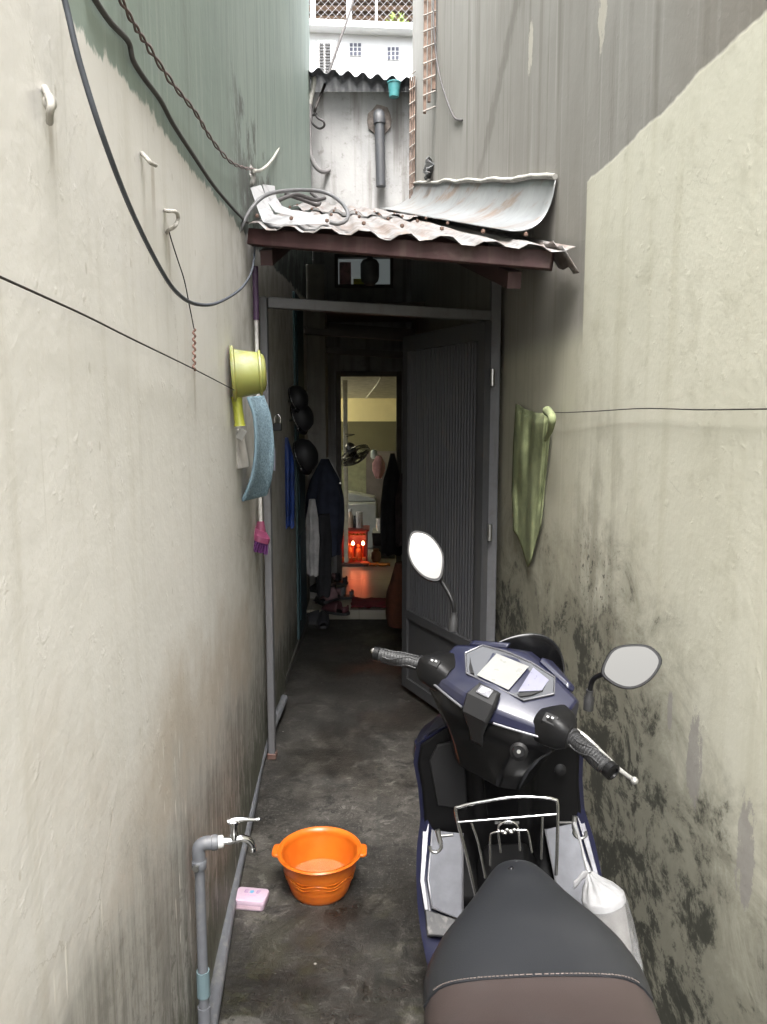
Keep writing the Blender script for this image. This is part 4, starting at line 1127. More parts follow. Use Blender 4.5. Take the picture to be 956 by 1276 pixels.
helmet(377, 568, 5.1, .095, 'largest dark helmet, hung lowest above the dark coats')
# teal door leaf folded against the left side
dl = empty('teal_door', (-.62, 5.5, 0), 'narrow teal door leaf folded open against the left side of the passage', 'door')
MT['teal_paint'] = grimy('teal_paint', (.035, .075, .085), (.03, .03, .03), .4, .5)
MB().box((-.645, 5.35, .07), (-.60, 5.85, 2.5)).build('board', MT['teal_paint'], dl, bevel=.004)
m = MB()
for z in (.2, 1.0, 1.8): m.box((-.5995, 5.40, z), (-.592, 5.80, z + .62))
m.build('panel', plain('teal_panel', (.02, .055, .075), .5), dl, bevel=.003)
# coats on the left
garment('coat', 405, 572, 690, 6.15, 42, .11, MT['navy_cloth'], 'bulky dark navy coat hanging in front of the pier on the left', 'coat', 6, (.25, .8, 1, 1, .95, .85), 5)
garment('shirt', 389, 622, 716, 5.95, 15, .05, cm('white_cotton', (.45, .44, .43)), 'pale cloth hanging below and left of the dark coat', 'cloth', 5, (.5, 1, 1.1, 1, .9), 3)
garment('trousers', 402, 640, 742, 6.05, 20, .06, MT['black_cloth'], 'black trousers hanging under the dark navy coat', 'trousers', 4, (.9, 1, 1, .95, .8), 8)
garment('jacket', 416, 600, 668, 6.35, 16, .07, cm('maroon_cloth', (.10, .03, .035)), 'maroon jacket peeping out on the right of the dark navy coat', 'jacket', 5, (.4, 1, 1, .9), 4)
cable('coat_hanger', [at(408, 570, 6.2), at(416, 582, 6.2), at(424, 600, 6.2), at(424, 602, 6.1)], .007, MT['steel'], 'wire coat hanger on the right shoulder of the dark navy coat', 'hanger')
# shoes
def shoe(x, y, z, ang, L=.26, mat=None, label='', open_=True, tilt=0.0):
    root = empty('shoe', (x, y, z), label, 'shoe', 'shoes heaped at the left of the step')
    M_ = Matrix.Translation((x, y, z)) @ Matrix.Rotation(R(ang), 4, 'Z') @ Matrix.Rotation(R(tilt), 4, 'X')
    w = lambda t: .036 + .014 * math.sin(min(1, t * 1.25) * PI * .85) if t < .95 else .03
    out = [(s_ * w(t) * (.6 if t in (0, 1) else 1), L * (t - .5)) for s_, t in [(1, i / 10) for i in range(11)] + [(-1, 1 - i / 10) for i in range(11)]]
    MB().loft([[(a, b, zz) for a, b in out] for zz in (0, .022)]).xf(M_).build('sole', MT['rubber'], root, smooth=40)
    rings = []
    for i in range(9):
        t = .34 + .62 * i / 8
        ww, hh = w(t) * .95, .075 * (1 - ((t - .34) / .62) ** 1.6) * .8 + .022
        rings.append([(math.cos(a) * ww, L * (t - .5), .022 + max(0, math.sin(a)) * hh) for a in [PI * k / 10 for k in range(11)]])
    MB().loft(rings, closed=False).xf(M_).build('upper', mat, root, smooth=60, solid=.004)
    if open_:
        rings = [[(math.cos(a) * w(.1) * .95, -L * .36 - abs(math.sin(a)) * L * .11, .022 + zz) for a in [PI + PI * k / 10 for k in range(11)]] for zz in (0, .05)]
        MB().loft(rings, closed=False).xf(M_).build('heel', mat, root, smooth=60, solid=.004)
sh = [(372, 776, 0, 100, 'black_cloth', 'black shoe nearest the gate, at the foot of the teal door'),
      (403, 778, 0, 185, 'black_cloth', 'black shoe standing just left of the step edge, toe towards the gate'),
      (398, 762, .0, 140, 'maroon', 'dark maroon shoe lying behind the black one at the step'),
      (418, 764, .085, 60, 'maroon', 'dark maroon slipper at the right edge of the heap, nearest the red mat'),
      (404, 752, .085, 30, 'greyshoe', 'greyish shoe in the middle of the heap'),
      (424, 745, .085, 80, 'greyshoe', 'greyish sandal at the right of the heap, on the tiled step'),
      (392, 742, .085, 120, 'brownshoe', 'brown shoe at the left back of the heap'),
      (410, 733, .14, 20, 'brownshoe', 'brown shoe lying on top of the others'),
      (418, 727, .085, 70, 'black_cloth', 'black shiny shoe at the back of the heap'),
      (388, 760, .0, 75, 'greyshoe', 'grey shoe lying sideways against the teal door'),
      (412, 748, .15, 150, 'pinkshoe', 'pinkish shoe lying on the middle of the heap'),
      (402, 738, .16, 60, 'black_cloth', 'black slipper resting on top of the heap near the coats'),
      (399, 722, .15, 100, 'pinkshoe', 'dusky pink shoe furthest back beside the coats')]
MT['maroon'] = plain('maroon_rubber', (.075, .025, .03), .6); MT['greyshoe'] = plain('grey_canvas', (.12, .115, .12), .8)
MT['brownshoe'] = plain('brown_leather', (.055, .035, .028), .45); MT['pinkshoe'] = plain('dusky_canvas', (.20, .12, .13), .8)
for u, v, z, an, mk, lab in sh:
    p = on_floor(u, v, max(z, .0))
    if z > .1: p = Vector((p.x, min(p.y, 6.9), z))
    shoe(max(p.x, -.56), p.y, z, an, .25, MT[mk], lab, tilt=0)
# red mat on the step
p0, p1 = on_floor(436, 766, .085), on_floor(486, 770, .085)
m = MB().grid(lambda a, b: (p0.x + (p1.x - p0.x) * a + .012 * nz(b * 5, 1), 6.17 + .30 * b + .015 * nz(a * 4, 2), .088 + .012 * abs(math.sin(a * 7 + b * 4)) + .01 * nz(a * 6, b * 5) + .006), 24, 12)
tag(m.build('door_mat', cm('red_mat', (.16, .018, .025)), solid=.008, smooth=60), 'crumpled red mat at the edge of the tiled step', 'mat')

# little red altar
ax0, ax1 = at(424, 700, 8.05).x, at(458, 700, 8.05).x
az0, az1 = .085, at(440, 662, 8.05).z
alt = empty('altar', ((ax0 + ax1) / 2, 8.2, .08), 'small red wooden floor altar glowing with two red lamps inside the doorway', 'altar')
MT['red_lacq'] = plain('red_lacquer', (.28, .03, .018), .35)
m = MB(); y0, y1 = 8.05, 8.35
m.box((ax0, y0, az0), (ax0 + .018, y1, az1)); m.box((ax1 - .018, y0, az0), (ax1, y1, az1)); m.box((ax0 + .018, y1 - .018, az0), (ax1 - .018, y1, az1))
m.box((ax0 + .018, y0, az0), (ax1 - .018, y1 - .018, az0 + .03))
cab = m.build('cabinet', MT['red_lacq'], alt)
MB().box((ax0 - .02, y0 - .02, az1), (ax1 + .02, y1 + .01, az1 + .02)).build('top', MT['red_lacq'], alt, bevel=.004)
m = MB()
for i in range(7):
    x = ax0 + .02 + (ax1 - ax0 - .04) * (i + .5) / 7
    m.lathe([(.0, -.02), (.017, -.015), (.020, .0), (.0, .012)], (x, y0 + .006, az1 - .028), n=8)
m.build('valance', plain('gilt', (.45, .22, .06), .35, .6), alt, smooth=50)
MT['lamp_red'] = glow('red_lamp', (1.0, .10, .03), 4)
MT['lamp_core'] = glow('lamp_core', (1.0, .36, .16), 5)
for u in (440, 452.5):
    p = at(u, 677, 8.12)
    l = MB().lathe([(.0, -.02), (.012, -.015), (.015, .0), (.009, .018), (0, .026)], p, n=14).build('lamp', MT['lamp_core'], alt, smooth=60)
    MB().lathe([(.012, -.15), (.006, -.14), (.006, -.02), (.011, -.018)], p, n=10, cap0=True).build('stem', plain('lamp_stem', (.5, .12, .03), .4, .5), l, smooth=50)
    ld = bpy.data.lights.new('altar_lamp', 'POINT'); ld.energy = .09; ld.color = (1, .10, .03); ld.shadow_soft_size = .03
    lo = bpy.data.objects.new('altar_lamp_light', ld); col.objects.link(lo); lo.parent = l; lo.location = p + Vector((0, -.03, 0)) - alt.location
# figures and offerings inside
m = MB()
for x, h in ((-.045, .17), (.045, .16)):
    cx = (ax0 + ax1) / 2 + x
    m.lathe([(.045, 0), (.05, .03), (.036, .08), (.03, h - .05), (.018, h - .04), (.024, h - .02), (.02, h), (0, h + .01)], (cx, 8.2, az0 + .03), n=14, cap0=True)
m.build('figure', plain('gilt_figure', (.42, .17, .05), .4, .4), alt, smooth=50)
for i in range(5):
    x = ax0 + .035 + (ax1 - ax0 - .07) * i / 4
    MB().lathe([(.012, 0), (.019, .012), (.021, .035), (.017, .035), (.012, .015), (0, .014)], (x, 8.09 + .01 * (i % 2), az0 + .031), n=12, cap0=True).build('cup', plain('offering_cup', (.5, .26, .08), .3), alt, smooth=50)
MB().box((ax0 - .01, y0 - .10, .081), (ax1 + .01, y0 - .003, .115)).build('base_step', plain('dark_lacquer', (.05, .02, .015), .4), alt, bevel=.004)
p = at(453, 699, 7.92)
o = MB().lathe([(.0, 0), (.03, .0), (.055, .015), (.05, .02), (.0, .012)], (p.x + .02, 7.90, .118), n=18).build('dish', plain('orange_dish', (.6, .13, .03), .4), smooth=50)
tag(o, 'small orange dish at the right foot of the altar', 'dish')
o = MB().grid(lambda a, b: (ax1 + .02 + .22 * a, 7.95 + .12 * b, .09 + .03 * abs(nz(a * 4, b * 4))), 8, 5).build('incense_packet', plain('orange_paper', (.5, .2, .04), .7), solid=.01, smooth=50)
tag(o, 'orange paper packet on the floor to the right of the altar', 'packet')
o = MB().lathe([(.04, 0), (.055, .03), (.05, .10), (.03, .12), (.035, .14), (.028, .14), (0, .12)], (ax1 + .09, 8.22, .081), n=16, cap0=True).build('jar', plain('brown_jar', (.25, .12, .06), .4), smooth=50)
tag(o, 'brown jar standing between the altar and the dark crate', 'jar')
# things on the altar
ZT = az1 + .0205
def bottle(u, h, r, mat, label, capm=None, y=8.18, neck=True):
    x = at(u, 655, y).x
    root = empty('bottle', (x, y, ZT), label, 'bottle', 'bottles and tins on top of the altar')
    prof = [(r * .9, 0), (r, .008), (r, h * .62), (r * .5, h * .78), (r * .42, h * .86)] if neck else [(r * .95, 0), (r, .005), (r, h * .86)]
    MB().lathe(prof, root.location, n=18, cap0=True, cap1=True).build('body', mat, root, smooth=50)
    MB().lathe([(r * (.55 if neck else 1.02), h * .86), (r * (.55 if neck else 1.02), h), (0, h)], root.location, n=18, cap0=True).build('cap', capm or MT['white_tape'], root, smooth=40)
bottle(430.5, .13, .030, plain('cream_tin', (.40, .37, .26), .4), 'squat cream jar at the left end of the altar top', plain('brass_lid', (.4, .33, .2), .4, .6), neck=False)
bottle(436.5, .20, .035, plain('beige_bottle', (.42, .33, .24), .4), 'tall beige bottle with white cap on the altar, second from the left')
bottle(442, .13, .018, plain('black_bottle', (.02, .02, .02), .3), 'thin black bottle on the altar between the beige bottle and the white tin', MT['black_plastic'])
bottle(448, .17, .036, plain('white_tin', (.50, .49, .46), .4), 'white tin with dark print on the right end of the altar top', neck=False)
# white appliance with a slanted top, behind the altar
apb = empty('washing_machine', (at(452, 640, 9.1).x, 9.3, .08), 'pale greyish white appliance with raised lid behind the altar', 'washing machine')
x0, x1 = at(430, 640, 9.0).x, at(470, 640, 9.0).x
z1, z2 = at(450, 627, 9.0).z, at(440, 618, 9.0).z
MT['appl'] = plain('appliance_white', (.23, .24, .22), .35, var=.06)
MB().box((x0, 9.0, .081), (x1, 9.5, z1)).build('body', MT['appl'], apb, bevel=.02)
MB().prism([(x0 + .02, 9.12, z1 + .002), (x1 - .01, 9.12, z1 + .002), (x1 - .03, 9.12, z1 + .05), (x0 + .02, 9.12, z2 + .03)], (0, .3, 0)).build('lid', MT['appl'], apb, bevel=.01)
# shelf with white basket and dark crates on the right
x0, x1 = at(464, 662, 8.4).x, at(490, 662, 8.4).x
zs = at(470, 664, 8.4).z
tb = empty('side_table', ((x0 + x1) / 2, 8.55, .08), 'low grey side table to the right of the altar', 'table')
MT['greytab'] = plain('grey_table', (.22, .22, .20), .5)
MB().box((x0, 8.4, zs - .03), (x1, 8.8, zs)).build('tabletop', MT['greytab'], tb, bevel=.004)
for x in (x0 + .02, x1 - .02):
    for y in (8.43, 8.77): MB().box((x - .013, y - .013, .081), (x + .013, y + .013, zs - .03)).build('leg', MT['greytab'], tb)
p = at(474, 660, 8.5)
o = MB().lathe([(.04, 0), (.05, .06), (.047, .11), (.052, .14), (.046, .14), (.04, .01), (0, .01)], (p.x, 8.55, zs + .001), n=16, cap0=True).build('pitcher', plain('white_pitcher', (.55, .54, .50), .4), smooth=50)
tag(o, 'white pitcher standing on the low side table', 'pitcher')
for u, v, h, lab, mt in ((478, 684, .14, 'dark crate under the side table, upper of the two', 'black_plastic'), (479, 704, .14, 'slate grey crate on the floor under the dark one', 'slatecrate')):
    MT.setdefault('slatecrate', plain('slate_crate', (.08, .09, .095), .5))
    p = at(u, v, 8.35)
    zb = .081 if 'slate' in lab else .225
    w = .13; m = MB()
    x_, y_ = p.x, 8.5
    m.loft([[(x_ + a * k, y_ + b * k, zb + z) for a, b in rrect(0, 0, w * 2, .22, .02)] for z, k in ((0, .9), (h, 1.0), (h, .93), (.01, .84))])
    tag(m.build('crate', MT[mt], smooth=40), lab, 'crate')
# wall fan
fan = empty('wall_fan', at(432, 610, 8.0), 'black wall fan tilted down, on a pale post just inside the doorway', 'fan')
px = at(431, 600, 8.02).x
MB().box((px - .022, 8.0, .081), (px + .022, 8.05, 2.04)).build('post', plain('pale_post', (.34, .33, .26), .6), fan, bevel=.003)
fc = at(443, 569, 7.92)
M_ = Matrix.Translation(fc) @ Matrix.Rotation(R(-31), 4, 'Y') @ Matrix.Rotation(R(-22), 4, 'X')
cg = MB()
for r_, z in ((.165, 0), (.165, .03), (.12, -.03), (.06, -.045)):
    cg.tube([(r_ * math.cos(2 * PI * k / 32), r_ * math.sin(2 * PI * k / 32), z) for k in range(32)], .0045, 5, closed=True)
for k in range(40):
    a = 2 * PI * k / 40
    cg.tube([(math.cos(a) * r_, math.sin(a) * r_, z) for r_, z in ((.03, -.048), (.10, -.04), (.165, 0), (.165, .03), (.09, .07))], .0022, 4)
cg.xf(M_).build('cage', MT['black_plastic'], fan, smooth=60)
bl = MB()
for k in range(3):
    a0 = 2 * PI * k / 3
    bl.grid(lambda a, b: ((.03 + .11 * a) * math.cos(a0 + b * 1.2), (.03 + .11 * a) * math.sin(a0 + b * 1.2), .0 + .02 * b), 4, 6)
bl.lathe([(.03, -.02), (.03, .03)], n=16, cap0=True, cap1=True)
bl.xf(M_).build('blades', MT['black_gloss'], fan, solid=.003, smooth=50)
MB().lathe([(.035, .03), (.05, .06), (.05, .13), (.03, .16), (0, .165)], n=20, cap0=True).xf(M_).build('motor', MT['black_plastic'], fan, smooth=50)
MB().tube([M_ @ Vector((0, 0, .13)), Vector((px, 8.02, (M_ @ Vector((0, 0, .13))).z - .02))], .014, 8).build('bracket', MT['black_plastic'], fan, smooth=50)
# wire rack on the post
m = MB()
z = at(436, 541, 8.0).z
m.tube([(px, 8.0, z), (px + .10, 7.9, z), (px + .02, 7.85, z - .02)], .004, 6)
tag(m.build('wire_bracket', MT['wire'], smooth=50), 'small wire bracket on the pale post above the black fan', 'bracket')
# pink bag hanging in the room
garment('hanging_bag', 472, 568, 595, 8.3, 14, .05, cm('pink_bag', (.55, .32, .33)), 'pink and white bag hanging in the room in front of the brown partition', 'bag', 4, (.5, 1, 1, .5), 6)
o = MB().lathe([(.02, 0), (.035, .02), (.035, .08), (.02, .10)], at(466, 572, 8.35), n=12, cap0=True, cap1=True).build('plastic_bottle', plain('pale_bottle', (.35, .42, .40), .3), smooth=50)
tag(o, 'pale plastic bottle hanging to the left of the pink bag', 'bottle')
# dark clothes and orange sack on the right
garment('black_coat', 489, 565, 690, 6.9, 26, .08, MT['black_cloth'], 'long black coat hanging at the right of the inner doorway', 'coat', 5, (.2, .8, 1, 1, .9), 9)
garment('shirt', 504, 590, 680, 6.3, 20, .05, cm('brown_cloth', (.075, .055, .055)), 'brownish shirt hanging at the right, between the black coat and the gate leaf', 'shirt', 5, (.5, 1, 1, .95), 11)
sk = empty('sack', on_floor(501, 746, .0), 'rust orange sack standing against the right side behind the gate leaf', 'sack')
p = on_floor(503, 748, .0); p.y = 6.0; p.x = .15
rings = []
for j in range(13):
    t = j / 12
    k = .13 * (1 - .45 * max(0, t - .55) / .45) * (.9 + .1 * math.sin(t * 5))
    rings.append([(p.x + math.cos(a) * k * (1 + .1 * nz(math.cos(a) * 2, math.sin(a) * 2, t * 3)), p.y + math.sin(a) * k * 1.1 * (1 + .1 * nz(math.sin(a) * 2, t * 3)), .002 + .50 * t) for a in [2 * PI * i / 28 for i in range(28)]])
MB().loft(rings).build('bag', cm('rust_sack', (.16, .055, .03)), sk, smooth=60)
# louvred grille on the right side
lg = empty('louvre_grille', (rx(6.8) - .04, 6.8, 1.05), 'dark louvred grille on the right side of the passage, next to the lit doorway', 'grille')
m = MB()
for i in range(18):
    z = 1.02 + i * .06
    m.beam((rx(6.62) - .05, 6.62, z), (rx(7.18) - .05, 7.18, z), .05, .012, up=(.5, 0, 1))
m.build('slat', plain('grille_grey', (.16, .155, .15), .5), lg)
m = MB()
for y in (6.59, 7.21): m.box((rx(y) - .075, y - .02, 1.0), (rx(y) - .01, y + .02, 2.12))
m.build('frame', MT['wood_dark'], lg)
# hanging lamp shade in front of the upper window
hl = empty('pendant_lamp', at(461, 356, 5.6), 'grey pendant lamp hanging unlit under the canopy roof', 'lamp')
p = at(461, 356, 5.6)
MB().lathe([(.0, .0), (.03, .004), (.058, .03), (.066, .06), (.066, .15), (.05, .175), (.022, .185), (.022, .21), (0, .21)], p, n=24).build('lamp_shade', plain('pendant_grey', (.12, .125, .13), .45), hl, smooth=50)
top = p.z + .21
MB().tube([(p.x, p.y, top), (p.x, p.y, 2.98)], .006, 6).build('cord', MT['black_plastic'], hl, smooth=50)
# tube lamp over the upper wall of the room (its light washes the ceiling and the cream wall)
tl = empty('tube_lamp', (-1.7, 9.2, 1.86), 'lit fluorescent tube lamp on the side wall of the room', 'lamp')
MB().tube([(-1.70, 8.85, 1.87), (-1.70, 9.55, 1.84)], .016, 12).build('tube', glow('tube_light', (1.0, .93, .68), 10), tl, smooth=50)
MB().box((-1.749, 8.83, 1.82), (-1.72, 9.57, 1.88)).build('fixture', MT['white_paint'], tl, bevel=.004)
ld = bpy.data.lights.new('tube_lamp', 'AREA'); ld.shape = 'RECTANGLE'; ld.size = .10; ld.size_y = .7; ld.energy = 4.2; ld.color = (1.0, .92, .66)
lo = bpy.data.objects.new('tube_lamp_light', ld); col.objects.link(lo); lo.parent = tl
lo.location = Vector((-1.67, 9.2, 1.85)) - tl.location
lo.rotation_euler = (0, R(-128), 0)
# switch cable on the ceiling
cable('ceiling_wire', [Vector((at(u, 480, d_).x, d_, 2.052 - (d_ - 7.47) * .0807)) for u, d_ in ((475, 7.7), (470, 8.3), (463, 9.0), (456, 9.8))], .006, MT['cable_white'], 'pale wire running along the ceiling of the inner room', 'wire')
# ------------------------------------------------------------------ the scooter
SX, SY_ = .345, 1.476
scoot = empty('scooter', (SX, SY_, 0), 'dark blue scooter with black and brown seat parked beside the mouldy right wall', 'scooter')
Wm = Matrix.Translation((SX, SY_, 0)) @ Matrix.Rotation(R(-4.2), 4, 'Z') @ Matrix.Rotation(R(-5.5), 4, 'Y')
scoot.matrix_world = Wm
Wi = Wm.inverted()
def S(u, v, y=None, p=None, n=None):
    """sight line met with a plane across the scooter (scooter coordinates)"""
    a, b = _ray(u, v)
    o_ = Wi @ Vector((0, 0, EYE)); d_ = (Wi.to_3x3() @ Vector((a, 1, b)))
    if p is None: p, n = Vector((0, y, 0)), Vector((0, 1, 0))
    t = (p - o_).dot(n) / d_.dot(n)
    return o_ + d_ * t
STEER = 38
AX = Vector((0, -math.sin(R(26.5)), math.cos(R(26.5)))); AO = Vector((0, .36, .95))
ST = Matrix.Translation(AO) @ Matrix.Rotation(R(-STEER), 4, AX) @ Matrix.Translation(-AO)
HZ = .035                                  # the bars sit this much higher
STH = ST @ Matrix.Translation((0, 0, HZ))
def paint(name, c, rough=.34, coat=.35):
    g = G(name, rough, 0.0)
    P = g.obj(); f = g.noise(P, 9, 5, .6); fl = g.noise(P, 900, 1)
    d_ = g.ss(g.noise(P, 3.2, 6, .7), .52, .74)
    c1 = g.mix(f, tuple(x * .85 for x in c), tuple(x * 1.15 for x in c))
    c1 = g.mix(g.mul(g.ss(fl, .55, .7), .25), c1, tuple(min(1, x * 2.2) for x in c))
    g.color(g.mix(g.mul(d_, .22), c1, (.045, .045, .047)))
    g.rough(g.add(g.mul(d_, .22), rough))
    g.b.inputs['Coat Weight'].default_value = coat; g.b.inputs['Coat Roughness'].default_value = .14
    return g.m
MT['blue'] = paint('dark_blue_paint', (.0062, .0072, .024))
def dusty(name, c, rough, dust=.3):
    g = G(name, rough, spec=.22)
    P = g.obj(); f = g.noise(P, 5, 6, .68); h = g.noise(P, 300, 2)
    d_ = g.mul(g.ss(f, .42, .74), dust)
    g.color(g.mix(d_, c, (.09, .087, .08))); g.rough(g.math('ADD', g.mul(d_, .6), rough, True))
    g.bump(h, .12, .001)
    return g.m
MT['blk'] = dusty('dusty_black_plastic', (.0045, .0045, .005), .42, .045)
MT['blk_gloss'] = dusty('dusty_gloss_black', (.004, .004, .0045), .2, .025)
MT['dgrey'] = dusty('dark_grey_plastic', (.018, .018, .019), .48, .08)
MT['silver'] = plain('silver_floor_plate', (.15, .155, .175), .38, .3, var=.15, bump=.05)
MT['silver_trim'] = plain('silver_trim', (.17, .17, .185), .35, .5)
MT['lever'] = plain('lever_alloy', (.38, .375, .355), .42, .6)
def Q(m, name, mat, parent=scoot, **k): return m.build(name, mat, parent, world=False, **k)

# seat
def leather(name, c, rough):
    g = G(name, rough)
    P = g.obj(); f = g.noise(P, 4, 6, .65); gr = g.voro(P, 420)
    dd = g.ss(g.noise(P, 2.1, 7, .7), .45, .75)
    g.color(g.mix(g.mul(dd, .35), g.mix(f, tuple(x * .85 for x in c), tuple(x * 1.12 for x in c)), (.045, .045, .047)))
    g.rough(g.math('ADD', g.mul(dd, .2), rough, True)); g.bump(g.add(g.mul(gr, .5), g.mul(f, .4)), .22, .0015)
    return g.m
MT['seat_black'] = leather('black_seat_vinyl', (.0115, .0125, .0150), .46)
MT['seat_brown'] = leather('brown_seat_vinyl', (.036, .0255, .0235), .55)
seat_tab = [(.024, .012, .742), (.018, .030, .756), (.004, .047, .768), (-.02, .062, .776), (-.06, .083, .782), (-.11, .109, .785), (-.15, .133, .787), (-.19, .156, .788), (-.23, .173, .788), (-.27, .183, .787), (-.31, .187, .786), (-.352, .186, .786)]
seat_tab2 = [(-.350, .1835, .7835), (-.39, .184, .787), (-.45, .181, .80), (-.52, .172, .822), (-.62, .15, .835), (-.74, .12, .84), (-.80, .09, .835), (-.815, .07, .82)]
def seat_ring(y, w, zt, n=22, dip=.0):
    r = []
    dep = min(.075, .03 + w * .6)
    for i in range(n + 1):
        t = -1 + 2 * i / n
        x = w * (math.copysign(abs(t) ** .75, t))
        k = abs(x / w)
        z = zt - dep * (.26 * k ** 2 + .5 * k ** 9)
        r.append((x, y - dip * k ** 2, z))
    r.append((w * .985, y - dip, zt - dep)); r.append((w * .93, y - dip, zt - dep - .012)); r.append((-w * .93, y - dip, zt - dep - .012)); r.append((-w * .985, y - dip, zt - dep))
    return r
def interp(tab, m=3):
    out = []
    P_ = smooth_path(tab, m)
    return [tuple(p) for p in P_]
seat = Q(MB().loft([seat_ring(*s_, dip=-.012 * max(0, min(1, (-s_[0] - .15) / .2))) for s_ in interp(seat_tab)]), 'seat', MT['seat_black'], smooth=55)
Q(MB().loft([seat_ring(*s_, dip=-.012) for s_ in interp(seat_tab2)]), 'rear_seat', MT['seat_brown'], seat, smooth=55)
pth = [Vector(p) + Vector((0, .004, .0008)) for p in seat_ring(-.352, .186, .786, 60, -.012)[:61]]
m = MB()
for i in range(4, 56): 
    if i % 1 == 0: m.tube([pth[i], pth[i].lerp(pth[i + 1], .72)], .0011, 5)
Q(m, 'stitching', plain('pale_thread', (.10, .082, .075), .8), seat)
p = S(637, 1082, p=Vector((0, 0, .7795)), n=Vector((0, 0, 1)))
Q(MB().lathe([(0, -.01), (.006, -.01), (.0065, .0), (.004, .003), (0, .003)], p, n=14), 'button', MT['black_gloss'], seat, smooth=50)

# rear body under the seat
def body_ring(y, w, zl, zh):
    h = zh - zl
    half = [(w * .90, zh), (w * 1.0, zh - h * .10), (w * 1.16, zh - h * .36), (w * 1.10, zh - h * .58), (w * .8, zl + h * .16), (w * .55, zl)]
    return [(x, y, z) for x, z in half] + [(-x, y, z) for x, z in half[::-1]]
tab = [(-.06, .05, .36, .69), (-.15, .085, .36, .70), (-.25, .135, .36, .70), (-.35, .178, .38, .71), (-.5, .187, .44, .735), (-.65, .155, .52, .755), (-.78, .11, .60, .775), (-.90, .05, .68, .785)]
Q(MB().loft([body_ring(*t) for t in interp(tab)]), 'rear_body', MT['blue'], smooth=35)
Q(MB().loft([[(x, y, z) for x, z in ((.06, .735), (.075, .60), (.085, .36), (-.085, .36), (-.075, .60), (-.06, .735))] for y in (.004, -.03, -.12)]), 'front_panel', MT['blk'], bevel=.012)
# tunnel, floor
Q(MB().loft([[(x * k, y, z + dz) for x, z in ((.085, .30), (.08, .40), (.055, .45), (-.055, .45), (-.08, .40), (-.085, .30))] for y, k, dz in ((.46, 1.0, .09), (.34, .95, .03), (.2, .95, 0), (.02, 1, 0))]), 'centre_tunnel', MT['blk'], bevel=.01)
Q(MB().box((-.165, -.10, .27), (.165, .42, .315)), 'footboard', MT['blk'], bevel=.012)
Q(MB().loft([[(x, y, z) for x, z in ((.13, .26), (.08, .17), (-.08, .17), (-.13, .26))] for y in (-.2, .1, .40)]), 'belly_pan', MT['blk'], bevel=.01)
for s_ in (-1, 1):
    # toe plates: steep silver plates either side of the tunnel
    A_ = [(.112, .50, .545), (.196, .525, .545), (.216, .46, .44), (.208, .41, .39), (.130, .39, .365)]
    n_ = Vector((0, -.75, .66)).normalized() * .006
    A_ = [Vector((s_ * x, y, z)) for x, y, z in A_]
    tp = Q(MB().prism(A_, n_), 'toe_plate', MT['silver'], bevel=.002)
    rim = [A_[1] + n_ * 1.6, A_[2] + n_ * 1.6, A_[3] + n_ * 1.6]
    Q(MB().tube([A_[0] + n_ * 1.4, A_[4] + n_ * 1.4, A_[3] + n_ * 1.4, A_[2] + n_ * 1.4, A_[1] + n_ * 1.4], .0028, 6), 'rim', MT['silver_trim'], tp, smooth=50)
    B_ = [Vector((s_ * x, y, z)) for x, y, z in ((.203, .53, .565), (.222, .53, .55), (.238, .455, .44), (.229, .405, .385), (.218, .41, .385), (.226, .46, .44))]
    Q(MB().prism(B_, n_ * 1.3), 'edge_strip', MT['silver_trim'], tp, bevel=.002)
    # blue skirt running from the leg shield down to the side of the floor
    E = [(.212, .49, .80), (.224, .515, .74), (.218, .53, .66), (.222, .53, .585), (.240, .50, .50), (.246, .44, .40), (.236, .36, .335), (.212, .24, .31), (.18, .08, .31), (.155, -.08, .36)]
    rings = []
    for i, p in enumerate(smooth_path(E, 4)):
        t = i / (4 * (len(E) - 1))
        dn = min(1, max(0, (t - .25) / .35)); fw = 1 - dn
        x, y, z = p.x, p.y, p.z
        rings.append([(s_ * (x - .018), y - .004, z + .004), (s_ * (x + .004), y + .004, z - .002), (s_ * (x + .012 - .02 * t), y + .05 * fw + .01, z - .05 * dn), (s_ * (x - .02 - .02 * t), y + .11 * fw + .02, z - .15 * dn), (s_ * (x - .05 - .04 * dn), y + .09 * fw + .02, z - .13 * dn), (s_ * (x - .03 - .05 * dn), y + .02 - .02 * dn, z - .008 * dn)])
    Q(MB().loft(rings), 'side_skirt', MT['blue'], smooth=35)
    # scuffed ledge at the foot
    L_l = [Vector((s_ * x, y, z)) for x, y, z in ((.228, .405, .388), (.13, .385, .362), (.125, .345, .345), (.224, .35, .352))]
    Q(MB().prism(L_l, (0, -.004, .008)), 'foot_ledge', grimy('scuffed_black', (.02, .02, .022), (.20, .19, .18), .45, .5, scale=14), bevel=.003)

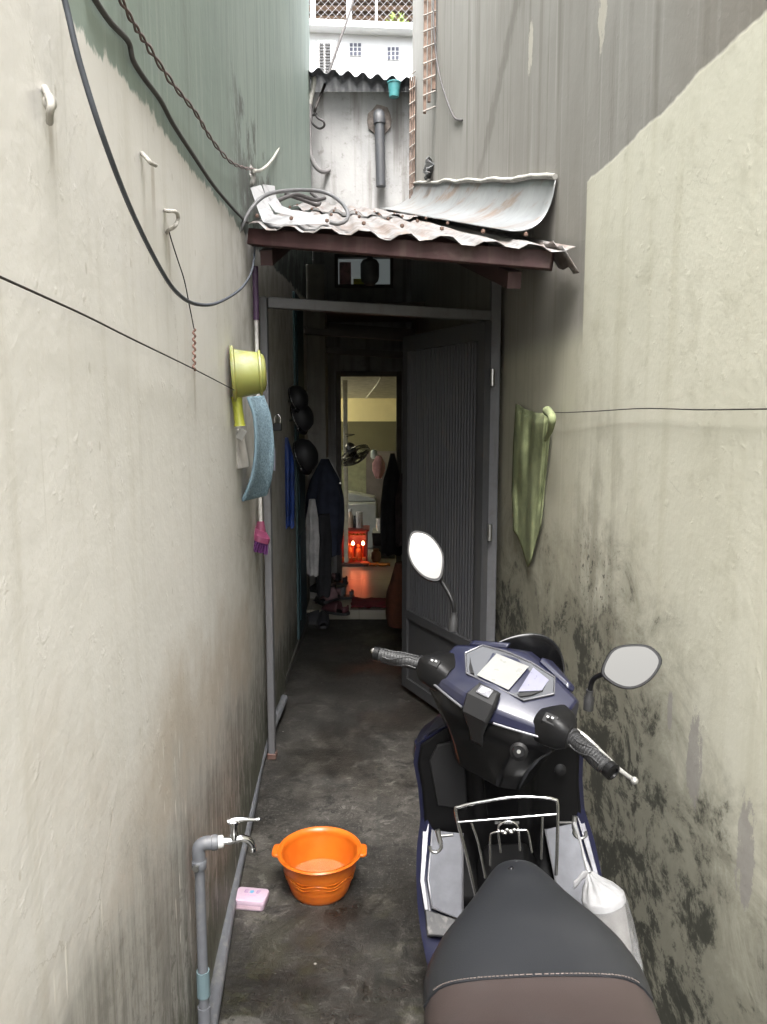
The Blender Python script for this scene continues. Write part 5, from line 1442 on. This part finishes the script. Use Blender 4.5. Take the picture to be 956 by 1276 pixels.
# leg shield with its pockets
rows = [(.905, .075, .425, .40), (.87, .135, .45, .41), (.82, .203, .475, .42), (.76, .217, .495, .425), (.68, .212, .51, .435), (.60, .214, .525, .45), (.53, .218, .535, .47), (.45, .21, .51, .475), (.36, .17, .46, .45)]
def shield_pt(a, b, out=0.0):
    f = b * (len(rows) - 1); i = min(int(f), len(rows) - 2); t = f - i
    z, w, ye, yc = [rows[i][k] + (rows[i + 1][k] - rows[i][k]) * t for k in range(4)]
    x = (a * 2 - 1) * w; k = abs(a * 2 - 1)
    y = yc + (ye - yc) * (0 if k < .28 else min(1, (k - .28) / .14) * .75 + .25 * max(0, (k - .42) / .58))
    return Vector((x, y - out, z))
Q(MB().grid(shield_pt, 40, 32), 'leg_shield', MT['blk'], smooth=50, solid=.006)
def shield_patch(poly, out, name, mat, parent=scoot, bev=.004):
    f = [shield_pt(a, b, out) for a, b in poly]; k = [shield_pt(a, b, -.004) for a, b in poly]
    m = MB(); n = len(f)
    fv = [m.b.verts.new(p) for p in f]; kv = [m.b.verts.new(p) for p in k]
    m.face(fv); m.face(kv[::-1])
    for i in range(n): m.face([fv[i], fv[(i + 1) % n], kv[(i + 1) % n], kv[i]])
    return Q(m, name, mat, parent, bevel=bev)
pk = shield_patch([(.07, .35), (.10, .24), (.245, .20), (.29, .44), (.28, .60), (.09, .58)], .012, 'pocket', MT['dgrey'])
shield_patch([(.39, .40), (.61, .40), (.60, .58), (.40, .58)], .016, 'glove_lid', MT['blk_gloss'])
pc = shield_pt(.74, .34)
Q(MB().lathe([(.030, 0), (.030, .012), (.020, .014), (.018, .006), (0, .006)], pc, (0, -1, .15), 24, cap0=True), 'fuel_knob', MT['blk'], smooth=40)
Q(MB().lathe([(.016, 0), (.016, .010), (.010, .012), (0, .012)], shield_pt(.88, .44), (0, -1, .2), 18, cap0=True), 'key_cap', MT['blk'], smooth=40)
# front cowl
rings = []
for (z, w, ye, yc), dep in zip(rows, (.17, .20, .24, .26, .26, .24, .21, .18, .12)):
    r = []
    for i in range(21):
        a = PI * i / 20
        r.append((math.cos(a) * (w + .012), ye + .004 + dep * math.sin(a) ** .8 * (1), z))
    rings.append(r)
Q(MB().loft(rings, closed=True), 'front_cowl', MT['blue'], smooth=40)
Q(MB().grid(lambda a, b: (-.13 + .26 * a, .755 - .05 * (2 * a - 1) ** 2 + .012 - .02 * b, .62 + .14 * b), 12, 6), 'headlight', plain('lamp_glass', (.5, .5, .52), .08), solid=.02, bevel=.004)
# black wing corners at the top of the leg shield
for s_ in (-1, 1):
    rg = [[(s_ * x, y, z) for x, y, z in ((.19, .47, .845), (.225, .50, .80), (.232, .54, .755), (.20, .56, .78), (.17, .54, .85))],
          [(s_ * x, y, z) for x, y, z in ((.12, .45, .885), (.15, .49, .885), (.16, .54, .87), (.14, .57, .87), (.11, .55, .895))]]
    Q(MB().loft(rg), 'cowl_wing', MT['blue'] , bevel=.01)

# chrome carrier frame between seat and leg shield
yk = .30
fr = [S(u, v, yk) for u, v in ((593, 1116), (580, 1060), (568, 1012), (574, 1005), (600, 999), (640, 993), (675, 993.5), (690, 996), (695, 1003), (694.5, 1050), (693, 1090))]
rk = Q(MB().tube(smooth_path(fr, 5), .0042, 10), 'carrier_frame', MT['chrome'], smooth=60)
Q(MB().tube([S(571, 1024.5, yk - .004), S(693, 1014.5, yk - .004)], .0032, 8), 'crossbar', MT['chrome'], rk, smooth=60)
Q(MB().tube(smooth_path([S(605, 1094, yk), S(596, 1050, yk), S(588, 1026, yk), S(590, 1023, yk)], 4), .0032, 8), 'upright', MT['chrome'], rk, smooth=60)
Q(MB().tube([S(676, 1017, yk), S(674.5, 1070, yk)], .0032, 8), 'upright', MT['chrome'], rk, smooth=60)
Q(MB().tube(smooth_path([S(624, 1062, yk - .02), S(621, 1034, yk - .02), S(624, 1027, yk - .02), S(633, 1023.5, yk - .02), S(642, 1026, yk - .02), S(646, 1034, yk - .02), S(648, 1060, yk - .02)], 5), .0030, 8), 'inner_loop', MT['chrome'], rk, smooth=60)
Q(MB().tube(smooth_path([S(611, 1078, yk - .025), S(611, 1044, yk - .025), S(614, 1038, yk - .025), S(625, 1036, yk - .025), S(650, 1034.5, yk - .025), S(658, 1037, yk - .025), S(663, 1062, yk - .025)], 5), .0026, 8), 'inner_loop', MT['chrome'], rk, smooth=60)
m = MB()
for u, v in ((626, 1036), (632, 1034), (637, 1037), (641, 1034), (629, 1038)): m.ball(S(u, v, yk - .03), .0055, 1.3, .8, .8, n=8)
Q(m, 'clamp', MT['chrome'], rk, smooth=60)
m = MB()
for i in range(7):
    m.box(*(lambda p: (p, p + Vector((.0075, .002, .006))))(S(617 + i * 4.4, 1027, yk + .05)))
Q(m, 'maker_plate', plain('plate_print', (.14, .14, .14), .5), scoot)
# hooks on both sides of the carrier
def carab(c, s_, r=.012):
    m = MB()
    m.tube([c + Vector((s_ * -.035, .01, -.004)), c], .0038, 8)
    m.lathe([(.0065, -.016), (.0065, .016)], c, (.15 * s_, .2, 1), 10, True, True)
    hk_ = [c + Vector((s_ * .0, -.004, -.012)), c + Vector((s_ * -.004, -.006, -.026)), c + Vector((s_ * .008, -.008, -.038)), c + Vector((s_ * .022, -.008, -.034)), c + Vector((s_ * .026, -.006, -.022))]
    m.tube(smooth_path(hk_, 5), .0042, 8)
    Q(m, 'hook', MT['steel'], scoot, smooth=50)
carab(S(547, 1042, .33), -1); carab(S(716, 1025, .34), 1)

# handlebar cover and instruments (steered)
def H(m, name, mat, parent=scoot, **k): m.xf(STH); return m.build(name, mat, parent, world=False, **k)
def cov(x):
    t = min(1, abs(x) / .2)
    t2 = t ** 1.3
    return [Vector((x, .262 + .052 * t2, .925 + .012 * t2)), Vector((x, .268 + .05 * t2, .957 - .0 * t2)), Vector((x, .302 + .040 * t2, .984 - .012 * t2)),
            Vector((x, .445 - .045 * t2, 1.052 - .050 * t2)), Vector((x, .50 - .085 * t2, 1.040 - .048 * t2)), Vector((x, .525 - .105 * t2, .955 - .005 * t2))]
xs = [-.178, -.172, -.155, -.12, -.08, -.04, 0, .04, .08, .12, .155, .172, .178]
hc_ = H(MB().loft([cov(x) + [Vector((x, .50 - .09 * min(1, abs(x) / .2), .91)), Vector((x, .30 + .03 * min(1, abs(x) / .2), .90))] for x in xs]), 'handlebar_cover', MT['blue'], bevel=.006, smooth=40)
for s_ in (-1, 1):
    pth = [cov(s_ * x)[0] + Vector((0, -.003, .002)) for x in (.045, .08, .12, .155, .172, .177)]
    H(MB().tube(smooth_path(pth, 3), .0032, 8), 'trim', MT['silver_trim'], hc_, smooth=60)
    # raised blade left and right of the visor
    bl_ = [cov(s_ * x)[k].lerp(cov(s_ * x)[k + 1], t) for x, k, t in ((.045, 3, .05), (.14, 3, .15), (.155, 3, .75), (.06, 4, .0))]
    H(MB().prism(bl_, (0, .012, .013)), 'brow', MT['blue'], hc_, bevel=.005)
def dash(x, s_, up=0.0):
    c = cov(x); p = c[2].lerp(c[3], s_)
    return p + Vector((0, -.43, .90)) * up
def dash_poly(poly, up0, up1):
    m = MB()
    a = [m.b.verts.new(dash(x, s_, up1)) for x, s_ in poly]; b = [m.b.verts.new(dash(x, s_, up0)) for x, s_ in poly]
    m.face(a); m.face(b[::-1]); n = len(a)
    for i in range(n): m.face([a[i], a[(i + 1) % n], b[(i + 1) % n], b[i]])
    return m
hexa = [(-.128, .62), (-.105, .97), (-.035, .88), (.035, .88), (.105, .97), (.128, .62), (.082, .08), (-.082, .08)]
g = G('dash_glass', .16); g.color((.06, .062, .068)); g.rough(.25)
MT['dashglass'] = g.m
dsh = H(dash_poly(hexa, -.004, .005), 'instrument_panel', MT['dashglass'], hc_, bevel=.003)
H(MB().tube([dash(x, s_, .006) for x, s_ in hexa], .0022, 6, closed=True), 'bezel', MT['silver_trim'], dsh)
H(dash_poly([(-.054, .78), (.038, .78), (.038, .14), (-.054, .14)], .0052, .0064), 'display', plain('display_film', (.20, .20, .19), .3, var=.05), dsh)
H(dash_poly([(.048, .82), (.098, .82), (.10, .5), (.058, .2)], .0052, .0058), 'side_display', plain('lilac_film', (.16, .16, .21), .3, var=.1), dsh)
for s_ in (-1, 1):
    H(dash_poly([(s_ * .092, .36), (s_ * .104, .50), (s_ * .088, .24), (s_ * .070, .10), (s_ * .062, .14)][::s_], .0052, .009), 'knob', MT['dgrey'], dsh)
# ignition panel with the wing mark
def igrow(b):
    k = [((.302, .988), .030, .012), ((.272, .964), .041, .014), ((.258, .925), .036, .010), ((.280, .880), .020, .006), ((.30, .84), .018, .004)]
    f = b * (len(k) - 1); i = min(int(f), len(k) - 2); t = f - i
    (y, z), w, u = tuple(k[i][0][q] + (k[i + 1][0][q] - k[i][0][q]) * t for q in (0, 1)), k[i][1] + (k[i + 1][1] - k[i][1]) * t, k[i][2] + (k[i + 1][2] - k[i][2]) * t
    return y, z, w, u
def igp_pt(a, b):
    y, z, w, u = igrow(b)
    e_ = abs(2 * a - 1)
    return Vector((w * (2 * a - 1), y - u * .8 * (1 if e_ < .95 else .2), z + u * .6 * (1 if e_ < .95 else .2)))
igp = H(MB().grid(igp_pt, 12, 16), 'ignition_panel', MT['dgrey'], hc_, smooth=30, solid=.003)
def igpt(x, t, up=0.0):
    a, b = Vector((0, .293, .9965)), Vector((0, .262, .9735))
    p = a.lerp(b, t); return Vector((x, p.y, p.z)) + Vector((0, -.80, .58)) * (up + .002)
m = MB(); m.prism([igpt(-.018, .1), igpt(.018, .1), igpt(.018, .75), igpt(-.018, .75)], Vector((0, -.80, .58)) * .004)
kb = H(m, 'start_key', MT['silver_trim'], igp, bevel=.002)
m = MB()
m.prism([igpt(x, t, .0042) for x, t in ((-.013, .62), (-.009, .22), (.012, .18), (.008, .30), (-.001, .34), (.006, .40), (-.002, .46), (.003, .52), (-.005, .60))], Vector((0, -.80, .58)) * .0008)
H(m, 'emblem', plain('emblem_white', (.75, .75, .75), .3), kb)
# inner cover below the bars
H(MB().loft([[(x * w, y0 + (y1 - y0) * ((y + 1) / 2), z) for x, y in ((-1, -.5), (-.6, -1), (.6, -1), (1, -.5), (1, .6), (.6, 1), (-.6, 1), (-1, .6))] for w, y0, y1, z in ((.19, .285, .47, .935), (.18, .275, .47, .90), (.15, .288, .47, .86), (.12, .315, .48, .80), (.10, .345, .48, .73))]), 'inner_cover', MT['blk_gloss'], bevel=.008, smooth=35)
# visor
def vis(a, b):
    x = -.115 + .23 * a; k = 1 - (2 * a - 1) ** 2
    return Vector((x, .515 + .03 * k - .06 * (1 - k) + .012 * b, 0.985 + (.02 + .052 * k ** .7) * b + .016 * k))
H(MB().grid(vis, 24, 8), 'visor', MT['blk_gloss'], smooth=60, solid=.004)
# grips, switches, levers
GP = .345
for s_ in (-1, 1):
    a, b = Vector((s_ * .165, .345, .962)), Vector((s_ * .215, .322, .958))
    H(MB().loft([[(x, y0 + ry * math.copysign(abs(math.cos(t)) ** .55, math.cos(t)), z0 + rz * math.copysign(abs(math.sin(t)) ** .55, math.sin(t))) for t in [2 * PI * k / 24 for k in range(24)]] for x, y0, z0, ry, rz in ((s_ * .125, .362, .945, .062, .040), (s_ * .16, .345, .956, .058, .044), (s_ * .195, .332, .958, .046, .038), (s_ * .213, .324, .957, .026, .026))]), 'switch_housing', MT['blk'], smooth=45)
    hb = bpy.data.objects[[o_.name for o_ in col.objects if o_.name.startswith('switch_housing')][-1]]
    for (dx_, dz_, w, h) in ((.165, .985, .030, .022), (.170, .962, .026, .014)) if s_ < 0 else ((.165, .983, .034, .026),):
        c0 = Vector((s_ * dx_, .345 - .040, dz_))
        rt_ = Matrix.Rotation(R(-42 if dz_ > .97 else -10), 3, 'X')
        mm_ = MB().box(c0 - Vector((w / 2, .012, h / 2)), c0 + Vector((w / 2, .006, h / 2)), rt_)
        sw = H(mm_, 'switch', MT['dgrey'], hb, bevel=.003)
        mm_ = MB()
        for q_ in ((-.006, 0), (.005, .002)):
            c1 = c0 + rt_ @ Vector((q_[0], -.0125, q_[1])); mm_.box(c1 - Vector((.0028, .0008, .0022)), c1 + Vector((.0028, .0008, .0022)), rt_)
        H(mm_, 'switch_mark', plain('switch_print', (.55, .55, .55), .5), sw)
    g0, g1 = Vector((s_ * .213, .324, .957)), Vector((s_ * .322, .281, .950))
    ax_ = (g1 - g0).normalized(); Lg = (g1 - g0).length
    prof = [(.0225, 0), (.0225, .008), (.0175, .010)]
    for i in range(12):
        z = .014 + (Lg - .02) * i / 12; prof += [(.0172, z), (.0184, z + .003), (.0184, z + .006), (.0172, z + .0075)]
    prof += [(.0178, Lg)]
    gp_ = H(MB().lathe(prof, g0, ax_, 22, True, True), 'grip', MT['rubber'], smooth=35)
    m = MB()
    for k in range(5):
        t0 = k * 1.257
        m.tube(smooth_path([g0 + ax_ * (Lg * f) + (ax_.orthogonal().normalized() * math.cos(t0 + .5 * math.sin(f * 6)) + ax_.cross(ax_.orthogonal().normalized()) * math.sin(t0 + .5 * math.sin(f * 6))) * .0185 for f in (.12, .3, .5, .7, .9)], 4), .0022, 6)
    H(m, 'grip_rib', MT['rubber'], gp_, smooth=50)
    H(MB().lathe([(.0175, 0), (.0195, .002), (.0195, .016), (.013, .018), (.011, .014), (0, .014)], g1, ax_, 22, True), 'bar_end', MT['blk'], gp_, smooth=35)
    lvp = smooth_path([(s_ * .195, .388, .946), (s_ * .225, .392, .938), (s_ * .27, .376, .930), (s_ * .33, .345, .926), (s_ * .372, .322, .930)], 5)
    lvo = H(MB().tube(lvp, lambda t: .0068 - .002 * t, 10), 'brake_lever', MT['lever'], smooth=50)
    H(MB().ball(lvp[-1], .0085, n=12), 'lever_tip', MT['lever'], lvo, smooth=60)
    cb_ = smooth_path([(s_ * .185, .392, .955), (s_ * .15, .43, .95), (s_ * .10, .45, .93), (s_ * .07, .43, .88), (s_ * .05, .42, .80)], 6)
    H(MB().tube(cb_, .0042, 8), 'brake_cable', MT['rubber'], lvo, smooth=60)
    H(MB().box((s_ * .175 - .018, .375, .94), (s_ * .175 + .018, .40, .972)), 'lever_bracket', MT['blk'], lvo, bevel=.004)
# mirrors
def mirror(pts, c0, stalk, tilt, yaw, base):
    n_ = Vector((math.sin(R(yaw)) * math.cos(R(tilt)), -math.cos(R(yaw)) * math.cos(R(tilt)), math.sin(R(tilt))))
    ring = [S(u, v, p=c0, n=n_) for u, v in pts]
    ring = smooth_path(ring, 4, closed=True)
    cen = sum(ring, Vector()) / len(ring)
    m = MB()
    rings = [[cen + (p - cen) * k + n_ * h for p in ring] for k, h in ((.90, .0045), (1.0, .0045), (1.035, .0), (1.02, -.010), (.80, -.024), (.35, -.032))]
    m.loft(rings, cap=True)
    hs_ = Q(m, 'mirror_shell', MT['blk'], smooth=45)
    m = MB(); vv = [m.b.verts.new(cen + (p - cen) * .91 + n_ * .0052) for p in ring]; m.face(vv)
    Q(m, 'mirror_glass', MT['mirror'], hs_)
    pth = smooth_path(stalk, 6)
    Q(MB().tube(pth, .0062, 10), 'mirror_stalk', MT['blk'], hs_, smooth=60)
    Q(MB().lathe([(.012, 0), (.012, .03), (.0085, .036), (.0085, .05)], base, (stalk[1] - stalk[0]).normalized(), 16, True, True), 'stalk_boot', MT['rubber'], hs_, smooth=40)
g = G('mirror_silver', .03, 1.0); g.color((.062, .061, .057)); MT['mirror'] = g.m
bR = S(733, 884, p=STH @ Vector((.19, .38, .99)), n=Vector((0, 1, 0)))
cR = STH @ Vector((.29, .36, 1.155))
mirror([(750, 838), (757, 818), (768, 807), (788, 803.5), (810, 806), (824, 822), (815, 842), (798, 855), (780, 858), (762, 851)], cR,
       [bR, S(735, 862, y=bR.y - .005), S(740, 846, y=bR.y - .012), S(756, 838, y=cR.y + .03)], 24, -6, bR)
bL = S(564, 786, p=STH @ Vector((-.19, .38, .99)), n=Vector((0, 1, 0)))
cL = STH @ Vector((-.27, .36, 1.165))
mirror([(508.5, 680), (513, 664), (526, 663), (540, 671), (552, 690), (552, 712), (546, 724), (530, 721), (516, 708), (509, 693)], cL,
       [bL, S(566, 762, y=bL.y + .0), S(562, 745, y=bL.y + .005), S(549, 722, y=cL.y + .03)], 26, 8, bL)

# wheels, fork, engine side, stand (mostly hidden)
def wheel(c, r, w, M_, name):
    tube_r = w / 2; rc = r - tube_r
    t = MB().tube([(0, rc * math.cos(2 * PI * k / 40), rc * math.sin(2 * PI * k / 40)) for k in range(40)], tube_r, 14, closed=True)
    for v in t.b.verts: pass
    mt_ = Matrix.Translation(c)
    ty = Q(t.xf(M_ @ mt_), 'wheel', MT['rubber'], smooth=60)
    rm = MB().lathe([(rc - tube_r * .6, -.03), (rc - tube_r * .6, .03), (rc - tube_r * .9, .02), (rc - tube_r * .9, -.02), (rc - tube_r * .6, -.03)], (0, 0, 0), (1, 0, 0), 40)
    for k in range(5):
        a = 2 * PI * k / 5
        rm.beam((0, .03 * math.cos(a), .03 * math.sin(a)), (0, (rc - tube_r * .85) * math.cos(a + .25), (rc - tube_r * .85) * math.sin(a + .25)), .03, .025, up=(1, 0, 0))
    rm.lathe([(.035, -.05), (.035, .05)], (0, 0, 0), (1, 0, 0), 20, True, True)
    Q(rm.xf(M_ @ mt_), 'rim', MT['dgrey'], ty, smooth=40)
wheel(Vector((0, .745, .265)), .265, .09, ST, 'front')
wheel(Vector((0, -.53, .27)), .27, .11, Matrix.Identity(4), 'rear')
for s_ in (-1, 1):
    Q(MB().tube([(s_ * .065, .745, .265), (s_ * .065, .745 - .30 * math.tan(R(26.5)), .565)], .016, 12).xf(ST), 'fork', MT['dgrey'], smooth=50)
rings = []
for i in range(13):
    a = R(20 + 130 * i / 12)
    rings.append([(x, .745 + math.cos(a) * (.285 + dz), .265 + math.sin(a) * (.285 + dz)) for x, dz in ((-.065, -.03), (-.04, .008), (0, .016), (.04, .008), (.065, -.03))])
Q(MB().loft(rings, closed=False).xf(ST), 'front_fender', MT['blue'], solid=.004, smooth=60)
Q(MB().loft([[(x, y, z) for x, z in ((-.16, .22), (-.08, .20), (-.07, .34), (-.15, .36))] for y in (-.12, -.35, -.58)]), 'engine_case', MT['dgrey'], bevel=.02)
Q(MB().tube(smooth_path([(.08, .0, .19), (.12, -.2, .19), (.15, -.35, .24), (.165, -.5, .29), (.17, -.75, .36)], 6), lambda t: .018 + .035 * min(1, max(0, (t - .45) / .12)), 16), 'muffler', MT['dgrey'], smooth=50)
Q(MB().box((-.07, -.91, .70), (.07, -.87, .76)), 'tail_light', plain('tail_red', (.35, .01, .01), .15), bevel=.012)
Q(MB().grid(lambda a, b: (-.06 + .12 * a, -.80 - .14 * b, .58 - .26 * b), 6, 8), 'rear_fender', MT['blk'], solid=.006)
for s_ in (-1, 1): Q(MB().beam((s_ * .08, -.75, .80), (s_ * .06, -.90, .83), .03, .03), 'grab_rail', MT['dgrey'], bevel=.008)
Q(MB().tube([(-.10, .02, .22), (-.235, .10, -.014)], .010, 10), 'side_stand', MT['blk'], smooth=50)

# carrier bag with a lidded cup hanging from the right hook
T0 = Wm @ S(715, 1027, .30); K = Wm @ S(734, 1087, .235)
T = Wm @ S(751, 1116, .20); B = T + Vector((.055, -.03, -.20))
axd = (B - T).normalized()
bag = empty('plastic_bag', (B.x, B.y, B.z - .02), 'white translucent plastic bag holding a lidded cup, hung from a chrome hook on the scooter', 'bag')
g = G('thin_white_plastic', .3); g.color((.34, .34, .345)); g.b.inputs['Alpha'].default_value = .34
P = g.obj(); f = g.noise(P, 30, 4); g.bump(f, .7, .01)
MT['film'] = g.m
MT['film_dense'] = plain('white_plastic_folds', (.25, .25, .255), .35, var=.1, scale=20, bump=.4, bscale=60)
MB().tube(smooth_path([T0 + Vector((0, 0, .006)), T0.lerp(K, .3) + Vector((.003, 0, 0)), T0.lerp(K, .7), K], 5), lambda t: .0065 - .003 * math.sin(PI * min(1, t * 1.1)), 8).build('handle', MT['film_dense'], bag, smooth=60)
e1 = axd.orthogonal().normalized(); e2 = axd.cross(e1)
def ringat(c, r, fold=0.0, seed=0, n=64): return [c + (e1 * math.cos(a) + e2 * math.sin(a)) * (r * (1 + fold * math.sin(a * 9 + seed) + fold * .8 * nz(math.cos(a) * 3, math.sin(a) * 3, seed))) for a in [2 * PI * k / n for k in range(n)]]
MB().loft([ringat(K, .006, .3, 1), ringat(K.lerp(T, .35), .018, .18, 1.3), ringat(K.lerp(T, .7), .038, .06, 1.6), ringat(T, .049, .015, 2)], cap=False).build('gathered_top', MT['film_dense'], bag, smooth=60)
MB().loft([ringat(T - axd * .002, .048), ringat(T + axd * .002, .0505), ringat(T + axd * .016, .0505), ringat(T + axd * .018, .047)], cap=False).build('cup_lid', MT['film_dense'], bag, smooth=40)
MB().loft([ringat(T + axd * .017, .0455), ringat(T + axd * .13, .033), ringat(T + axd * .131, .01)]).build('cup', plain('pale_cup', (.22, .21, .20), .35), bag, smooth=40)
Lb = (B - T).length
MB().loft([ringat(T + axd * .014, .0515, .01, 2), ringat(T + axd * Lb * .35, .050, .05, 3), ringat(T + axd * Lb * .6, .047, .10, 4), ringat(T + axd * Lb * .85, .042, .16, 5), ringat(T + axd * Lb * 1.05, .03, .3, 6), ringat(T + axd * Lb * 1.12, .012, .5, 7)], cap=False).build('film', MT['film'], bag, smooth=60)
m = MB()
kk = K + Vector((-.004, -.004, -.004))
m.grid(lambda a, b: kk + Vector((-.035 * a, -.012 * a, -.012 * a + .018 * (b - .5) + .006 * math.sin(a * 5))), 6, 4)
m.build('knot_end', MT['film_dense'], bag, solid=.003, smooth=60)

kc = STH @ Vector((.115, .285, .885))
kd = (STH.to_3x3() @ Vector((.35, -.85, .25))).normalized()
ks = Q(MB().lathe([(.021, -.01), (.021, .010), (.014, .013), (.013, .009), (0, .009)], kc, kd, 22), 'key_switch', MT['blk'], smooth=40)
Q(MB().lathe([(.0045, .009), (.0045, .013), (0, .013)], kc, kd, 12), 'key_slot', MT['steel'], ks, smooth=40)
